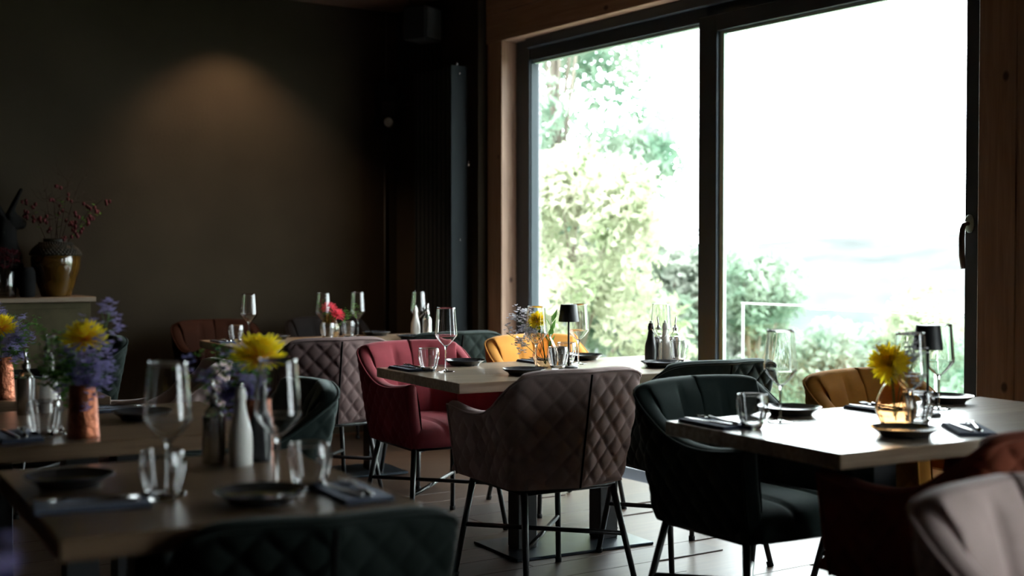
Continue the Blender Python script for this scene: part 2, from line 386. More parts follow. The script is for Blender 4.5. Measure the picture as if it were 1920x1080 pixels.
# ---- window_1: fixed left pane, sliding right sash
def window(name, y0, y1, ym, handle=True):
    win = structure(name)
    zt = 2.575
    fr = MB()
    fr.box(W2 + 0.03, W3 + 0.06, y0, y1, 2.47, zt, 0.003); fr.box(W2 + 0.03, W3 + 0.06, y0, y1, -0.05, 0.02)
    fr.box(W2, W3 + 0.022, y1 - 0.145, y1, 0.02, zt - 0.001, 0.004); fr.box(W2, W3 + 0.06, y0, y0 + 0.05, 0.02, zt - 0.001)
    sharp(fr.build('frame', MT['frame'], win, False), 30)
    top = MB().box(W2 - 0.03, W2 + 0.028, y0 + 0.051, y1 - 0.146, 2.515, zt - 0.002, 0.003); top.build('track_cover', MT['frame'], win, False)
    hd = MB().box(W2 + 0.005, W3 + 0.06, ym, y1 - 0.146, 2.44, 2.515, 0.003).box(W2 + 0.005, W3 + 0.025, y0 + 0.051, ym - 0.001, 2.44, 2.515); hd.build('head_rail', MT['frame'], win, False)
    # fixed pane
    MB().box(W3 + 0.004, W3 + 0.020, ym + 0.02, y1 - 0.17, 0.05, 2.43).build('pane', MT['pane'], win, False)
    bd = MB()
    bd.box(W2 + 0.028, W3 + 0.003, ym, y1 - 0.146, 2.425, 2.4395);     bd.build('glazing_bead', MT['alu'], win, False)
    MB().box(W2 + 0.012, W3 + 0.003, y1 - 0.155, y1 - 0.146, 0.02, 2.4245).build('glazing_bead', MT['bead'], win, False)
    # sliding sash in the inner track
    X0, X1 = W2 - 0.055, W2 - 0.002
    sx = MB()
    sx.box(X0, X1, ym - 0.135, ym, 0.02, 2.45, 0.003); sx.box(X0, X1, y0 + 0.0, y0 + 0.10, 0.02, 2.45, 0.003)
    sx.box(X0, X1, y0 + 0.1005, ym - 0.1355, 2.365, 2.45, 0.003); sx.box(X0, X1, y0 + 0.1005, ym - 0.1355, 0.02, 0.12, 0.003)
    sa = sharp(sx.build('sash', MT['frame'], win, False), 30)
    MB().box(X1 - 0.006, X1 + 0.008, y0 + 0.09, ym - 0.12, 0.1, 2.37).build('pane', MT['pane'], win, False)
    b2 = MB(); b2.box(X0 + 0.022, X1 - 0.008, ym - 0.165, ym - 0.1356, 0.12, 2.3645)
    b2.box(X0 + 0.022, X1 - 0.008, y0 + 0.101, ym - 0.1655, 2.350, 2.3645)
    b2.build('glazing_bead', MT['alu'], win, False)
    if handle:
        hy, hz = y0 + 0.075, 1.355
        plt = MB()
        plt.lathe([(0, 0), (0.021, 0), (0.021, 0.008), (0.016, 0.012), (0, 0.012)], 24)
        v = [(-z, x, y * 1.8) for x, y, z in plt.v]; plt.v = v
        h = plt.build('handle_plate', MT['alu'], win, True, (X0, hy, hz))
        MB().path([(-0.008, 0, 0), (-0.024, 0.0, 0), (-0.034, 0.004, -0.005), (-0.038, 0.008, -0.022), (-0.040, 0.010, -0.06), (-0.040, 0.008, -0.13), (-0.037, 0.004, -0.185)],
                  [0.009, 0.009, 0.010, 0.011, 0.012, 0.012, 0.010], 12).build('handle_lever', MT['handle'], h)
    return win
window('window_1', Y0, Y1, 4.975)
window('window_2', A0, A1, -1.25, False)
# second window's posts
struct('trim_6', MB().box(W1 - 0.002, W3 + 0.07, A1, A1 + 0.16, -0.1, 2.575, 0.004), MT['spruce_v'])

# ------------------------------------------------------------------ outdoors
struct('terrace', MB().box(W3 + 0.07, 6.25, YB, 6.45, -0.25, -0.04), MT['deck'])
gm = MB()
NX = 24
def gz(x, y): return -0.5 - 0.12 * max(0, x - 7) - 0.02 * max(0, y - 8) + 0.15 * math.sin(x * 0.7) * math.cos(y * 0.5)
for i in range(NX + 1):
    for j in range(NX + 1):
        x = W3 + 0.072 + (i / NX) ** 1.5 * 60; y = -20 + j / NX * 75; gm.v.append((x, y, gz(x, y)))
for i in range(NX):
    for j in range(NX): gm.f.append((i * (NX + 1) + j, (i + 1) * (NX + 1) + j, (i + 1) * (NX + 1) + j + 1, i * (NX + 1) + j + 1))
g = gm.build('ground', MT['grass']); g['kind'] = 'structure'
hm = MB(); NH = 40
for i in range(NH + 1):
    for j in range(21):
        a = i / NH; b = j / 20
        ang = R(-10 + 100 * a); d = 130 + 110 * b
        hh = -24 + (27 + 1.6 * math.sin(a * 9) + 7.0 * (1 - a)) * math.sin(b * math.pi * 0.5) + 0.9 * math.sin(31 * a) * b + 0.6 * math.sin(57 * a + 3 * b)
        hm.v.append((d * math.cos(ang), d * math.sin(ang), hh))
for i in range(NH):
    for j in range(20): hm.f.append((i * 21 + j, i * 21 + j + 1, (i + 1) * 21 + j + 1, (i + 1) * 21 + j))
h_ = hm.build('hill', MT['hill']); h_['kind'] = 'structure'

def leaves(clusters, n, size, seed):
    r_ = random.Random(seed); mb = MB()
    wts = [c[3] ** 2 for c in clusters]
    for _ in range(n):
        cx, cy_, cz, rad = r_.choices(clusters, wts)[0]
        d = Vector((r_.gauss(0, 1), r_.gauss(0, 1), r_.gauss(0, 1))).normalized() * rad * r_.random() ** 0.4
        c = Vector((cx, cy_, cz)) + d
        n1 = Vector((r_.gauss(0, 1), r_.gauss(0, 1), r_.gauss(0, 1))).normalized(); n2 = n1.orthogonal().normalized()
        q = Matrix.Rotation(r_.random() * 6.28, 3, n1) @ n2; s_ = size * (0.6 + 0.8 * r_.random())
        e = n1.cross(q)
        mb.add([c - q * s_, c + e * s_ * 0.45 + n1 * s_ * .1, c + q * s_, c - e * s_ * 0.45 + n1 * s_ * .1], [(0, 1, 2, 3)])
    return mb
def tree(name, label, cat, base, clusters, n, size, m, seed, trunk_r=0.12, group=None):
    t = thing(name, label, cat, base, 0, group)
    tr = MB()
    top = max(c[2] for c in clusters)
    tr.path([(0, 0, -0.3), (0.05, 0.03, top * 0.35), (0.0, 0.08, top * 0.7), (0.03, 0.0, top)], [trunk_r, trunk_r * .8, trunk_r * .5, trunk_r * .15], 8)
    for c in clusters[:14]:
        tr.path([(0.03, 0.03, max(0.1, c[2] * 0.5)), (c[0] * .5, c[1] * .5, c[2] * .78), (c[0], c[1], c[2])], [trunk_r * .4, trunk_r * .25, trunk_r * .08], 5)
    tr.build('trunk', MT['bark'], t)
    cr = leaves(clusters, n, size, seed).build('crown', m, t, False); cr['kind'] = 'stuff'
    return t
def crowd(n, seed, rx, ry, z0, z1, r0, r1):
    r_ = random.Random(seed); out = []
    for _ in range(n):
        z = r_.uniform(z0, z1); k = math.sin(math.pi * (0.15 + 0.8 * (z - z0) / (z1 - z0))) ** 0.7
        a = r_.random() * 6.28; q = math.sqrt(r_.random())
        out.append((math.cos(a) * q * rx * k, math.sin(a) * q * ry * k, z, r_.uniform(r0, r1)))
    return out

# ------------------------------------------------------------------ tables
def table_make(L, D, m='oak', oy=0.0):
    def f():
        t = thing('dining_table', 'table', 'table')
        MB().box(-L / 2, L / 2, -D / 2, D / 2, 0.71, 0.75, 0.0025).build('tabletop', MT[m], t, False)
        cx = L * (0.145 if L > 0.9 else 0.09)
        for s_ in (-1, 1):
            MB().box(s_ * cx - 0.045, s_ * cx + 0.045, oy - 0.045, oy + 0.045, 0.012, 0.70, 0.003).build('column', MT['black_metal'], t, False)
        MB().box(-L * .3, L * .3, oy - 0.06, oy + 0.06, 0.70, 0.7095).build('mounting_plate', MT['black_metal'], t, False)
        MB().box(-L * .24, L * .24, oy - 0.19, oy + 0.19, 0.0, 0.012, 0.002).build('base_plate', MT['base_steel'], t, False)
        return t
    return f
TG = 'oak restaurant tables'
place('table138', table_make(1.38, 0.78), (3.195, 4.362, 0), -5, 'long oak table in the middle by the window, with lamp and black bottle', TG)
place('table129', table_make(1.30, 0.70), (3.02, 2.385, 0), -4.5, 'oak table at right shining white beside the window handle, with round vase', TG)
place('table138', None, (3.205, 6.50, 0), -5, 'oak table farthest back under the dark wall, with pink flowers', TG)
place('table66', table_make(0.66, 0.78, 'oak_shaded', 0.11), (0.917, 2.53, 0), -5, 'small oak table in the foreground with two blurred place settings', TG)
place('table75', table_make(0.76, 0.78, 'oak_shaded'), (1.06, 3.655, 0), -5, 'small oak table behind the foreground one, with a copper vase at its front edge', TG)
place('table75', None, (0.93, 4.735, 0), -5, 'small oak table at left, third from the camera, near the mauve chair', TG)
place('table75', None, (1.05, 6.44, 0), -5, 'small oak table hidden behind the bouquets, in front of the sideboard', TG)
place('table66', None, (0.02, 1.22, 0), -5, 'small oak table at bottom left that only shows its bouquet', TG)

# ------------------------------------------------------------------ armchairs
def catmull(P, n):
    out = []
    for i in range(len(P) - 1):
        p0 = P[max(i - 1, 0)]; p1 = P[i]; p2 = P[i + 1]; p3 = P[min(i + 2, len(P) - 1)]
        for k in range(n):
            t = k / n
            out.append(tuple(0.5 * (2 * b + (c - a) * t + (2 * a - 5 * b + 4 * c - d) * t * t + (3 * b - a - 3 * c + d) * t ** 3) for a, b, c, d in zip(p0, p1, p2, p3)))
    out.append(tuple(P[-1])); return out
HALF = [(0.0, -0.316, 0.812), (0.11, -0.291, 0.812), (0.208, -0.269, 0.806), (0.264, -0.246, 0.785), (0.284, -0.180, 0.735), (0.287, -0.09, 0.678), (0.288, 0.0, 0.650), (0.287, 0.10, 0.643), (0.285, 0.19, 0.650), (0.280, 0.275, 0.660)]
DA = 0.0075
_c = catmull(HALF, 24)
_s = [0.0]
for a_, b_ in zip(_c, _c[1:]): _s.append(_s[-1] + math.hypot(b_[0] - a_[0], b_[1] - a_[1]))
def half_at(s_):
    for i in range(len(_s) - 1):
        if s_ <= _s[i + 1] or i == len(_s) - 2:
            t = (s_ - _s[i]) / (_s[i + 1] - _s[i] + 1e-9)
            return tuple(p + (q - p) * t for p, q in zip(_c[i], _c[i + 1]))
NA = int(_s[-1] / DA)
ZB = 0.395
def shell_pt(k, z, off=0.0):
    """outer shell surface at column k (k*DA along the rim from the centre seam) and height z, moved off metres outwards"""
    sg = 1 if k >= 0 else -1; s_ = abs(k) * DA
    x, y, zt = half_at(s_)
    x2, y2, _ = half_at(min(s_ + 0.004, NA * DA)); x1, y1, _ = half_at(max(s_ - 0.004, 0.0))
    tx, ty = x2 - x1, y2 - y1; L_ = math.hypot(tx, ty) + 1e-9; nx, ny = ty / L_, -tx / L_
    t = max(0.0, min(1.1, (z - ZB) / 0.415))
    bk = max(0.0, min(1.0, -y / 0.25)); fr = max(0.0, y / 0.27)
    lo_ = 0.80 + 0.06 * bk; sx = lo_ + (1 - lo_) * t ** 0.8 if t > 0 else lo_
    yy = y + (1 - t) * (0.075 * bk - 0.012 * fr)
    return (sg * (x * sx + nx * off), yy + ny * off, z)
def ztop(k): return half_at(abs(k) * DA)[2]
PER = 12                                              # columns per diamond
def chair_meshes():
    M_ = {}
    # quilted outer shell
    rows = int((0.815 - ZB) / DA) + 2
    mb = MB()
    for k in range(-NA, NA + 1):
        zt = ztop(k)
        for j in range(rows + 1):
            z = min(ZB + j * DA, zt)
            q = (abs(math.sin(math.pi * (k + j) / PER)) * abs(math.sin(math.pi * (k - j) / PER))) ** 0.35
            edge = min(1.0, (zt - z) / 0.02, (z - ZB + 0.004) / 0.02, abs(k) / 2.5, (NA - abs(k)) / 3)
            mb.v.append(shell_pt(k, z, 0.0085 * q * max(0.0, edge)))
    n = rows + 1
    for a in range(2 * NA):
        za, zb = ztop(a - NA), ztop(a + 1 - NA)
        for j in range(rows):
            if ZB + j * DA >= max(za, zb) - 1e-6: break
            mb.f.append((a * n + j, (a + 1) * n + j, (a + 1) * n + j + 1, a * n + j + 1))
    M_['shell'] = mb.mesh('shell', True, True)
    # padded inside: rim, inner face with upholstered channels, arm fronts
    TH = 0.055; mb = MB(); rws = 26; cols = list(range(-NA, NA + 1, 2))
    if cols[-1] != NA: cols.append(NA)
    seams = [0.105, 0.335]
    def prof(k):
        s_ = abs(k) * DA; zt = ztop(k); pts = []
        edges = [-0.105, 0.105, 0.335, 0.80]
        lo = max([e for e in edges if e <= s_] or [-0.105]); hi = min([e for e in edges if e > s_] or [0.80])
        u = (s_ - lo) / (hi - lo); pil = (max(0.0, math.sin(math.pi * u))) ** 0.45
        for a in range(7):                            # rolled rim
            an = math.pi * a / 6
            o = -TH / 2 + math.cos(an) * TH / 2; zz = zt + 0.014 * math.sin(an)
            x, y, _ = shell_pt(k, zt, o); pts.append((x, y, zz))
        for j in range(1, rws + 1):
            f = j / rws; z = zt + (0.43 - zt) * f
            fade = min(1.0, f / 0.12)
            o = -TH - 0.016 * pil * fade + 0.004 * (1 - pil) * fade - 0.02 * math.sin(math.pi * min(1, f * 1.0)) * (1 if s_ < 0.33 else 0.4)
            o += 0.0022 * math.sin(z * 150 + s_ * 40) * math.exp(-((s_ - 0.40) / 0.06) ** 2) * fade
            x, y, _ = shell_pt(k, z, o); pts.append((x, y, z))
        return pts
    pr = [prof(k) for k in cols]; n = len(pr[0])
    for p in pr: mb.v += p
    for a in range(len(cols) - 1):
        for j in range(n - 1): mb.f.append((a * n + j, a * n + j + 1, (a + 1) * n + j + 1, (a + 1) * n + j))
    for sgn in (-1, 1):                               # rounded arm fronts
        k = sgn * NA; zt = ztop(k); base = len(mb.v); m_ = 18
        for j in range(m_ + 1):
            z = zt + (ZB - zt) * j / m_
            a0 = Vector(shell_pt(k, z, 0)); b0 = Vector(shell_pt(k, max(z, 0.43), -TH)); b0.z = z
            fw = Vector((0, 0.016, 0))
            hz = 0.014 * max(0, 1 - j / 2.0)
            for a in range(5):
                an = math.pi * a / 4
                mb.v.append(tuple(a0.lerp(b0, a / 4) + fw * math.sin(an) + Vector((0, 0, hz * math.sin(an)))))
        for j in range(m_):
            for a in range(4):
                q = [base + j * 5 + a, base + j * 5 + a + 1, base + (j + 1) * 5 + a + 1, base + (j + 1) * 5 + a]
                mb.f.append(tuple(q if sgn > 0 else reversed(q)))
    M_['backrest'] = mb.mesh('backrest', True, True)
    # piping along the rim and down the arm fronts, back seam
    pts = []
    k = -NA
    for j in range(10): pts.append(shell_pt(k, ZB + (ztop(k) - ZB) * j / 10, 0.003))
    for k in range(-NA, NA + 1, 3): x, y, z = shell_pt(k, ztop(k), 0.003); pts.append((x, y, z + 0.002))
    k = NA
    for j in range(10, -1, -1): pts.append(shell_pt(k, ZB + (ztop(k) - ZB) * j / 10, 0.003))
    M_['piping'] = MB().path(pts, 0.0048, 6).mesh('piping')
    M_['back_seam'] = MB().path([shell_pt(0, ZB + (0.806 - ZB) * j / 12, 0.001) for j in range(13)], 0.0042, 6).mesh('back_seam')
    # seat cushion with two channels front to back
    mb = MB(); N = 44
    for i in range(N + 1):
        for j in range(N + 1):
            u = -1 + 2 * i / N; v = -1 + 2 * j / N
            cu = math.copysign(1 - (1 - abs(u)) ** 1.5, u); cv = math.copysign(1 - (1 - abs(v)) ** 1.5, v)
            wid = 0.215 + 0.012 * cv
            x = cu * wid; y = 0.045 + cv * 0.262 + 0.012 * (1 - cu * cu) * (1 if cv > 0 else 0) * cv
            ed = max(0.0, (1 - abs(cu) ** 7)) ** 0.4 * max(0.0, (1 - abs(cv) ** 6)) ** 0.4
            g_ = math.exp(-((abs(x) - 0.088) / 0.010) ** 2)
            z = 0.402 + 0.088 * ed + 0.016 * (1 - cu * cu) * ed - 0.011 * g_ * ed
            mb.v.append((x, y, z))
    for i in range(N):
        for j in range(N): mb.f.append((i * (N + 1) + j, (i + 1) * (N + 1) + j, (i + 1) * (N + 1) + j + 1, i * (N + 1) + j + 1))
    ring = [i * (N + 1) for i in range(N + 1)] + [N * (N + 1) + j for j in range(1, N + 1)] + [i * (N + 1) + N for i in range(N - 1, -1, -1)] + [j for j in range(N - 1, 0, -1)]
    mb.f.append(tuple(reversed(ring)))
    M_['seat'] = mb.mesh('seat')
    # underside board, frame, legs, cross stretchers
    bp = [shell_pt(k, ZB, -0.004) for k in range(-NA, NA + 1, 6)]; nb = len(bp)
    mb = MB(); mb.v = [(x, y, ZB) for x, y, _ in bp] + [(x, y, ZB + 0.008) for x, y, _ in bp]
    mb.f = [tuple(range(nb)), tuple(range(2 * nb - 1, nb - 1, -1))] + [(i, i + nb, (i + 1) % nb + nb, (i + 1) % nb) for i in range(nb)]
    M_['base_board'] = mb.mesh('base_board', False)
    fr = [(-0.19, -0.17), (0.19, -0.17), (0.19, 0.20), (-0.19, 0.20), (-0.19, -0.17)]
    mb = MB()
    for a, b in zip(fr, fr[1:]): mb.path([(*a, 0.383), (*b, 0.383)], 0.011, 8)
    M_['frame'] = mb.mesh('frame')
    return M_
CM = chair_meshes()
LEGS = []
for sx in (-1, 1):
    for (y0_, y1_) in ((0.20, 0.262), (-0.17, -0.262)):
        p0, p1 = Vector((sx * 0.19, y0_, 0.383)), Vector((sx * 0.235, y1_, 0.0))
        me = MB().path([p0, p1 + Vector((0, 0, 0.012))], [0.0125, 0.0105], 12).mesh('leg')
        foot = MB().path([p1.lerp(p0, 0.05), p1], [0.0135, 0.0135], 12).mesh('foot_cap')
        LEGS.append((me, foot, p0, p1))
def on_leg(i, z): 
    p0, p1 = LEGS[i][2], LEGS[i][3]; return p1.lerp(p0, z / 0.383)
ST = [MB().path([on_leg(0, 0.205), on_leg(3, 0.205)], 0.009, 10).mesh('stretcher'), MB().path([on_leg(2, 0.19), on_leg(1, 0.19)], 0.009, 10).mesh('stretcher')]
FABRIC = ('shell', 'backrest', 'seat', 'piping')
def armchair_make():
    t = thing('armchair', 'armchair', 'chair')
    for nme in ('shell', 'backrest', 'piping', 'seat'): put(CM[nme], nme, MT['mauve'], t)
    put(CM['back_seam'], 'back_seam', MT['black'], t)
    put(CM['base_board'], 'base_board', MT['black_metal'], t); put(CM['frame'], 'frame', MT['black_metal'], t)
    for me, foot, _, _ in LEGS:
        l = put(me, 'leg', MT['black_metal'], t); put(foot, 'foot_cap', MT['dark_plastic'], l)
    for me in ST: put(me, 'stretcher', MT['black_metal'], t)
    return t
def armchair(x, y, rz, fabric, label):
    o, parts = place('armchair', armchair_make, (x, y, 0), rz, label, 'quilted velvet armchairs')
    for c in parts:
        if c.name.split('.')[0] in FABRIC: c.material_slots[0].material = MT[fabric]
    return o
def back_at(bx, by, rz):                              # centre of a chair whose back seam tops out at (bx, by)
    a = R(rz); return bx - 0.308 * math.sin(a), by + 0.308 * math.cos(a)
for (bx, by, rz, fab, lab) in (
    (2.732, 3.569, -3, 'mauve', 'mauve velvet armchair in the centre, diamond quilted back to us'),
    (3.404, 3.573, -6, 'green', 'dark green armchair just right of the central mauve one, only its quilted top showing'),
    (2.958, 5.323, 176, 'red', 'wine red velvet armchair behind the left corner of the middle table'),
    (3.712, 5.402, 174, 'ochre', 'ochre yellow armchair behind the middle table, beside the small black lamp'),
    (2.851, 3.208, 178, 'green', 'dark green velvet armchair facing us at left end of the bright right table'),
    (3.530, 3.108, 175, 'ochre', 'ochre brown armchair behind the right table, against the window'),
    (2.720, 1.700, -3, 'rust', 'dark rust quilted armchair at lower right, in front of the bright table'),
    (0.975, 1.985, -11, 'green_shaded', 'dark blurred armchair at bottom centre, pulled up to the foreground table'),
    (2.783, 5.626, -5, 'mauve_shaded', 'mauve quilted armchair behind the wine red one, at the farthest table'),
    (3.539, 5.735, -6, 'green_shaded', 'dark green quilted armchair between the wine red and the far ochre one'),
    (2.930, 7.780, 176, 'rust_shaded', 'rust orange armchair against the dark wall behind the farthest table'),
    (3.700, 7.780, 172, 'black', 'almost black armchair behind the pink flowers at the dark wall'),
    (2.030, 1.440, 172, 'mauve', 'pale grey mauve armchair cut off at the lower right corner'),
): 
    x, y = back_at(bx, by, rz); o = armchair(x, y, rz, fab, lab)
    if 'bottom centre' in lab: o.scale = (0.93, 0.93, 0.93)
for (cx, cy_, rz, fab, lab) in (
    (1.50, 3.785, 82, 'green', 'dark green armchair turned sideways behind the foreground wine glasses'),
    (1.54, 4.76, 72, 'mauve', 'mauve armchair turned sideways at left, behind the tall foreground wine glass'),
    (1.65, 6.43, 90, 'green_shaded', 'dark green quilted armchair at far left below the sideboard urn'),
): armchair(cx, cy_, rz, fab, lab)

# ------------------------------------------------------------------ tableware
def interp(P, n=6): return catmull([tuple(p) for p in P], n)
def wine_make():
    t = thing('wine_glass', 'wine glass', 'wine glass')
    o = [(0, 0.0), (0.036, 0.0), (0.0365, 0.0015)] + interp([(0.034, 0.003), (0.012, 0.0055), (0.0042, 0.012), (0.0035, 0.03), (0.0035, 0.075), (0.0042, 0.094), (0.0075, 0.104)], 5)
    bowl = [(0.0075, 0.104), (0.026, 0.121), (0.0435, 0.143), (0.0468, 0.150), (0.0463, 0.158), (0.0425, 0.205), (0.0378, 0.262)]
    bo = interp(bowl, 6); inn = [(r_ - 0.0011, z + (0.0012 if z < 0.15 else 0)) for r_, z in bo]
    inn = [(max(0, a), b) for a, b in inn if b > 0.1065]
    MB().lathe(o + bo[1:] + [(0.0372, 0.2626)] + list(reversed(inn)) + [(0, inn[0][1] - 0.0005)], 40).build('glass_body', MT['glass'], t)
    return t
def tumbler_make():
    t = thing('tumbler', 'tumbler', 'glass')
    out = interp([(0.024, 0.0), (0.0285, 0.008), (0.038, 0.032), (0.0440, 0.060), (0.0435, 0.078), (0.0405, 0.094)], 6)
    gap = interp([(0.0391, 0.094), (0.0421, 0.078), (0.0426, 0.060), (0.0366, 0.032), (0.0271, 0.008), (0.0, 0.003)], 6)
    MB().lathe([(0, 0)] + out + [(0.0398, 0.0952)] + gap, 40).build('outer_wall', MT['glass'], t)
    i1 = interp([(0.0, 0.012), (0.021, 0.014), (0.0285, 0.035), (0.0335, 0.062), (0.0372, 0.085), (0.0388, 0.0935)], 6)
    i2 = [(max(0, r_ - 0.0014), z + 0.0014 * (1 if z < 0.09 else 0.3)) for r_, z in i1]
    MB().lathe(i1 + list(reversed(i2)), 40).build('inner_wall', MT['glass'], t)
    return t
def plate_make():
    t = thing('side_plate', 'plate', 'plate')
    pr = [(0, 0.004), (0.056, 0.004), (0.058, 0.0), (0.061, 0.0), (0.064, 0.006), (0.076, 0.014), (0.0885, 0.0225), (0.0885, 0.0245), (0.077, 0.0185), (0.062, 0.0105), (0.03, 0.009), (0, 0.009)]
    sharp(MB().lathe(pr, 56).build('dish', MT['plate'], t), 50)
    return t
def napkin_make():
    t = thing('napkin', 'napkin', 'napkin')
    mb = MB(); nx, ny = 10, 20
    for l, (zz, ins) in enumerate(((0.0, 0.0), (0.0045, 0.002), (0.0085, 0.0))):
        pass
    for s_ in range(3):
        ins = 0.002 * s_; z0 = s_ * 0.0032; mb.box(-0.052 + ins, 0.052 - ins * .5, -0.105 + ins, 0.105 - ins * .5, z0, z0 + 0.003, 0.0012)
    mb.build('folded_cloth', MT['napkin'], t, False)
    return t
def knife_make():
    o = MB()
    hp = [(-0.095, 0.005), (-0.088, 0.008), (-0.03, 0.0062), (0.0, 0.005), (0.012, 0.0075), (0.07, 0.0095), (0.092, 0.006), (0.1, 0.001)]
    n = len(hp)
    o.v = [(-w_, y, 0) for y, w_ in hp] + [(w_, y, 0) for y, w_ in hp] + [(-w_ * .6, y, 0.004 if y < 0 else 0.002) for y, w_ in hp] + [(w_ * .6, y, 0.004 if y < 0 else 0.002) for y, w_ in hp]
    for i in range(n - 1):
        o.f += [(i, i + 1, n + i + 1, n + i), (2 * n + i, 3 * n + i, 3 * n + i + 1, 2 * n + i + 1), (i, 2 * n + i, 2 * n + i + 1, i + 1), (n + i, n + i + 1, 3 * n + i + 1, 3 * n + i)]
    o.f += [(0, n, 3 * n, 2 * n), (n - 1, 3 * n - 1, 4 * n - 1, 2 * n - 1)]
    return tag(o.build('knife', MT['steel']), 'knife', 'knife')
def fork_make():
    o = MB(); o.path([(0, -0.095, 0.002), (0, -0.04, 0.003), (0, 0.03, 0.006), (0, 0.045, 0.005)], [0.0065, 0.0045, 0.003, 0.006], 8)
    o.box(-0.0115, 0.0115, 0.043, 0.056, 0.002, 0.0045, 0.0008)
    for k in range(4): o.path([(-0.0099 + k * 0.0066, 0.055, 0.0032), (-0.0099 + k * 0.0066, 0.085, 0.004), (-0.0099 + k * 0.0066, 0.098, 0.007)], [0.0016, 0.0016, 0.0008], 6)
    return tag(o.build('fork', MT['steel']), 'fork', 'fork')
def mill_make(m):
    def f():
        t = thing('bottle_mill', 'mill', 'pepper mill')
        pr = [(0, 0), (0.0255, 0), (0.0265, 0.004)] + interp([(0.0265, 0.012), (0.0268, 0.05), (0.0245, 0.078), (0.0165, 0.108), (0.0118, 0.135), (0.0112, 0.142)], 5)
        sharp(MB().lathe(pr + [(0.0112, 0.143), (0, 0.143)], 28).build('body', m, t), 40)
        cp_ = [(0, 0.1432), (0.0118, 0.1432), (0.0135, 0.147), (0.0135, 0.158), (0.011, 0.163), (0.0105, 0.170), (0.009, 0.174), (0, 0.175)]
        sharp(MB().lathe(cp_, 24).build('cap', m, t), 40)
        MB().blob((0, 0, 0.179), 0.006, 12, 6).build('knob', MT['steel'], t)
        return t
    return f
def cruet_make():
    t = thing('oil_cruet', 'cruet', 'cruet')
    sharp(MB().lathe([(0, 0.0), (0.026, 0.0), (0.0265, 0.002), (0.0265, 0.108), (0.0255, 0.109), (0.0245, 0.108), (0.0245, 0.004), (0, 0.004)], 28).build('steel_sleeve', MT['steel'], t), 40)
    pr = [(0, 0.005), (0.022, 0.005)] + interp([(0.0235, 0.012), (0.0235, 0.10), (0.021, 0.118), (0.011, 0.130), (0.0095, 0.138)], 4)
    MB().lathe(pr + [(0.0075, 0.138), (0.0085, 0.129), (0.019, 0.116), (0.0215, 0.10), (0.0215, 0.012), (0.02, 0.007), (0, 0.007)], 24).build('bottle', MT['bottle_glass'], t)
    sharp(MB().lathe([(0, 0.137), (0.0125, 0.137), (0.0125, 0.150), (0.007, 0.153), (0.0048, 0.160), (0, 0.160)], 20).build('stopper', MT['steel'], t), 40)
    MB().path([(0, 0, 0.158), (0.002, 0, 0.175), (0.007, 0, 0.198)], [0.0042, 0.0036, 0.0028], 10).build('spout', MT['steel'], t)
    return t
def lamp_make():
    t = thing('table_lamp', 'lamp', 'lamp')
    sharp(MB().lathe([(0, 0), (0.038, 0), (0.039, 0.002), (0.039, 0.006), (0.036, 0.008), (0.006, 0.009), (0, 0.009)], 36).build('base', MT['shade'], t), 40)
    MB().path([(0, 0, 0.0095), (0, 0, 0.252)], 0.0042, 12).build('pole', MT['shade'], t)
    pr = [(0.0435, 0.196), (0.0345, 0.266), (0.0335, 0.268), (0.0, 0.268), (0.0, 0.2665), (0.0325, 0.2665), (0.0335, 0.265), (0.0423, 0.1965), (0.0435, 0.196)]
    sharp(MB().lathe(pr, 44).build('shade', MT['shade'], t), 40)
    return t
def vase_make(m, r_=0.054, H=0.142, neck=0.0235):
    def f():
        t = thing('glass_vase', 'vase', 'vase')
        out = interp([(r_ * .52, 0.0), (r_ * .78, 0.010), (r_ * .99, 0.045), (r_ * .97, 0.066), (r_ * .72, 0.102), (neck * 1.08, 0.126), (neck, 0.134), (neck * 1.12, H)], 6)
        inn = [(max(0.001, a - 0.0022), b + (0.004 if b < 0.03 else 0.0)) for a, b in out]
        fl = lambda an, z: 1 + 0.014 * math.cos(an * 14) * max(0, min(1, (0.125 - z) / 0.04)) * min(1, z / 0.02)
        MB().lathe([(0, 0)] + out + [(neck * 1.08, H + 0.0012)] + list(reversed(inn)) + [(0, 0.0045)], 112, fl=fl).build('vase_body', m, t)
        return t
    return f
def copper_make():
    t = thing('copper_vase', 'vase', 'vase')
    pr = [(0, 0), (0.0405, 0.0), (0.0415, 0.002), (0.0335, 0.136), (0.0335, 0.138), (0.0322, 0.138), (0.0322, 0.135), (0.039, 0.006), (0, 0.006)]
    mb = MB(); seg = 44; full = []
    for (a, b), (c, d) in zip(pr, pr[1:]):
        n_ = 14 if abs(d - b) > 0.1 else 1
        for k in range(n_): full.append((a + (c - a) * k / n_, b + (d - b) * k / n_))
    full.append(pr[-1])
    sharp(MB().lathe(full, seg, fl=lambda an, z: 1 + 0.012 * math.sin(an * 11 + z * 260) * math.sin(z * 230)).build('vase_body', MT['copper'], t), 50)
    return t
ZT = 0.7502
GW = 'tall stemmed wine glasses'
